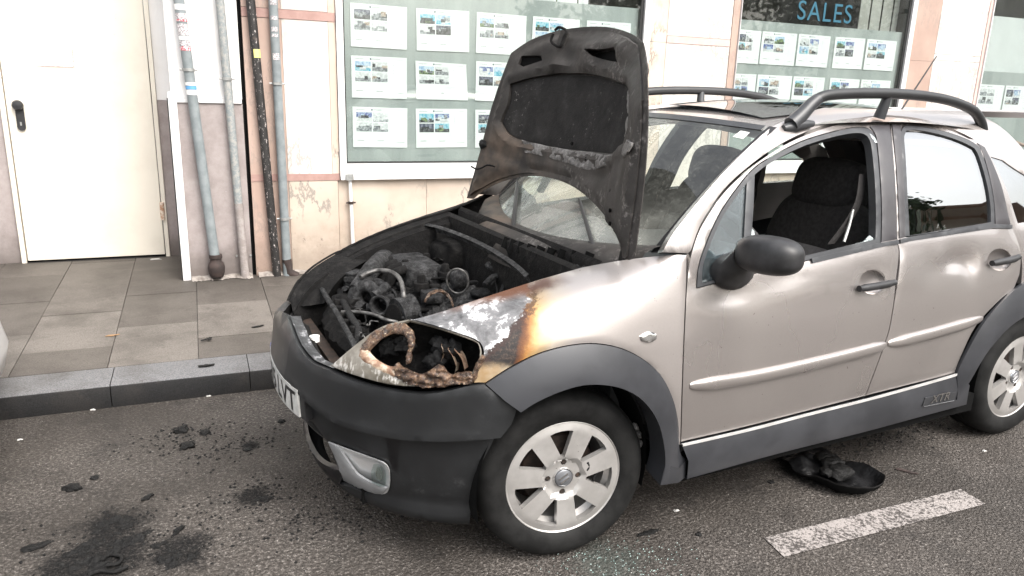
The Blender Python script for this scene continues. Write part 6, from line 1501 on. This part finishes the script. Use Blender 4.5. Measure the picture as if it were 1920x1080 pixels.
for k, (x, y, lb) in enumerate([(210, 629, 'brown leaf on the pavement in line with the white corner strip'), (484, 612, 'dark leaf on the pavement beside the bumper'), (388, 636, 'thin dark leaf on the pavement slab before the bumper'), (226, 541, 'small brown leaf on the pavement before the door')]):
    lump(x, y, .020, lb, flat=.12, seed=50 + k, st=1.7, mat='dry_leaf' if k in (0, 3) else 'debris', z=.14, cat='leaf', name='fallen_leaf', group='leaves on the pavement', rot=.3*k)
# fine crumbs: burnt grit and broken window glass
def scatter(name, mat, cs, n, sp, smin, smax, seed, label, flat=.6):
    r = random.Random(seed); mb = MB()
    for k in range(n):
        x, y = r.choice(cs); g = gnd(x, y); px_, py_ = g[0] + r.gauss(0, sp), g[1] + r.gauss(0, sp*.7); q = r.uniform(smin, smax)
        V = [(px_ + q*r.uniform(.6, 1.2)*math.cos(t), py_ + q*r.uniform(.6, 1.2)*math.sin(t), .0005) for t in (0, 1.6, 3.1, 4.7)] + [(px_, py_, q*flat*1.5)]
        mb.add(V, [(0, 1, 4), (1, 2, 4), (2, 3, 4), (3, 0, 4)])
    return tag(mb.build(name, mat, None, 0), label, 'crumbs', None, 'stuff')
scatter('burnt_grit', M['debris'], [(215, 985), (205, 1040), (335, 1035), (460, 835), (340, 820), (480, 930), (600, 980), (1560, 840), (1640, 810), (1700, 800), (1580, 800)], 1500, .12, .0015, .009, 1, 'fine burnt grit scattered over the road')
scatter('glass_crumbs', M['glass_crumb'], [(1080, 1050), (1140, 1040), (1190, 1055), (1240, 1045), (1160, 1070)], 240, .075, .0012, .0032, 2, 'crumbs of greenish window glass by the front wheel', .9)
scatter('pale_grit', M['litter_white'], [(600, 1030), (300, 900), (900, 1070), (1350, 1000), (1500, 1060), (1800, 900), (1850, 1000), (150, 850)], 420, .30, .0008, .002, 3, 'pale grit on the road')

# ================================================================== WHITE CAR PARKED AHEAD (only its rear corner shows)
WX, WYc = -1.800, .62
WC = empty('white_car', (WX - 2.0, WYc, 0), 'white car parked ahead, only its rear corner at the left edge', 'car')
def wsec(x, z): 
    hw = np.interp(z, [.2, .45, .7, .95, 1.2, 1.45], [.80, .84, .85, .82, .72, .58]); L = np.interp(z, [.2, .28, .34, .42, .6, .75, .95, 1.2, 1.45], [-.06, .0, .015, -.015, -.035, -.05, -.10, -.29, -.55])
    return hw, L
R = []
for z in [.20, .26, .36, .48, .60, .70, .76, .86, .96, 1.08, 1.2, 1.32, 1.43, 1.47]:
    hw, L = wsec(0, z); F_ = np.interp(z, [.2, .6, .8, .95, 1.2, 1.47], [-4.0, -4.15, -4.0, -3.1, -2.6, -2.0]); row = []
    x1, x0, q_ = WX + L, WX + F_, .22
    for cx_, cy_, t0 in ((x1 - q_, hw - q_, 0), (x0 + q_*2, hw - q_, PI/2), (x0 + q_*2, -hw + q_, PI), (x1 - q_, -hw + q_, 1.5*PI)):
        for t in np.linspace(t0, t0 + PI/2, 9): row.append((cx_ + q_*(2 if t0 in (PI/2, PI) else 1)*math.cos(t), WYc + cy_ + q_*math.sin(t), z))
    R.append(row)
MB().loft(R).build('body', M['mat_white_car'], WC, 50, recalc=True)
for sd in (-1, 1):
    for x in (-.75, -3.3):
        mb = MB(); mb.lathe([(.20, -.02), (.27, -.02), (.30, .02), (.30, .14), (.27, .17), (.0, .17)], (WX + x, WYc + sd*.72 - .07, .30), 'Y', 40); w_ = mb.build('wheel', M['rubber'], WC, 50)
        mb = MB(); mb.lathe([(0, -.01), (.20, -.01), (.205, .0), (.205, .15)], (WX + x, WYc + sd*.72 - .07, .30), 'Y', 40); mb.build('rim', M['alloy'], w_, 50)
    mb = MB(); mb.ell((WX - .10, WYc + sd*.68, .84), (.07, .10, .10), 20, 14, 0, .6, .6); mb.build('tail_lamp', M['red_lamp'], WC, 60)
mb = MB(); mb.box((WX - .02, WYc - .55, 1.02), (WX + .0, WYc + .55, 1.35)); V = np.array(mb.v); V[:, 0] = WX + np.interp(V[:, 2], [1.0, 1.4], [-.10, -.42]) + (V[:, 0] - WX)*.5 + .02; mb.v = [tuple(p) for p in V]; mb.build('rear_screen', M['tinted_glass'], WC, 0)

# ================================================================== ACROSS THE STREET (mirrored in the panes): trees, a pale house, a lamp post
def tree(x, y, h, r, seed, label, leaf='leaf'):
    t = empty('street_tree', (x, y, 0), label, 'tree', 'street trees opposite'); rr_ = random.Random(seed); mb = MB()
    mb.tube([(x, y, 0), (x + .1, y, h*.3), (x, y + .1, h*.6)], [.22, .16, .08], 10)
    for k in range(6):
        a = k*1.05; mb.tube([(x, y, h*.35 + .1*k), (x + r*.4*math.cos(a), y + r*.4*math.sin(a), h*.6), (x + r*.75*math.cos(a), y + r*.75*math.sin(a), h*.72)], [.09, .06, .03], 7)
    mb.build('trunk', M['bark'], t, 60); mb = MB(); cl = []
    for k in range(34):
        a, b, c = rr_.uniform(0, 2*PI), rr_.uniform(-.7, 1), rr_.random()**.5; cl.append((x + r*c*math.cos(a)*math.sqrt(1 - b*b*.6), y + r*c*math.sin(a)*math.sqrt(1 - b*b*.6), h*.66 + b*h*.30, rr_.uniform(.35, .7)))
    for k in range(3000):
        cx, cy, cz, cr = rr_.choice(cl); p = np.array([cx + rr_.gauss(0, cr*.6), cy + rr_.gauss(0, cr*.6), cz + rr_.gauss(0, cr*.5)]); u = np.array([rr_.gauss(0, 1) for _ in range(3)]); v = np.array([rr_.gauss(0, 1) for _ in range(3)]); u /= np.linalg.norm(u); v -= u*(u @ v); v /= np.linalg.norm(v); q = rr_.uniform(.08, .17)
        mb.quad(p - u*q, p - v*q*.6, p + u*q, p + v*q*.6)
    mb.build('crown', M[leaf], t, 0)
tree(18.6, -13.6, 9.8, 2.2, 1, 'tall dark tree mirrored in the lower left of the car rear window', 'leaf_dark')
tree(16.5, -14.5, 6.2, 2.9, 2, 'broad tree mirrored above the lettering in the middle shop window', 'leaf_dark')
tree(10.2, -15.0, 6.0, 2.4, 3, 'green tree mirrored at the right end of the first shop window')
HB = empty('pale_house', (40, -20, 0), 'pale house with tiled roof mirrored in the car rear window', 'building')
mb = MB(); mb.box((25.0, -24, 0), (56, -16, 8.9)); mb.build('wall', M['pale_facade'], HB, 0)
MB().loft([[(24.5, -24.5, 8.9), (24.5, -15.5, 8.9), (24.5, -20, 10.2)], [(56.5, -24.5, 8.9), (56.5, -15.5, 8.9), (56.5, -20, 10.2)]]).build('roof', M['tile_roof'], HB, 0, recalc=True)
for k in range(6): mb = MB(); mb.box((28.5 + 4.4*k, -16.05, 6.4), (29.8 + 4.4*k, -15.96, 8.0)); mb.build('window', M['ph_dark'], HB, 0)
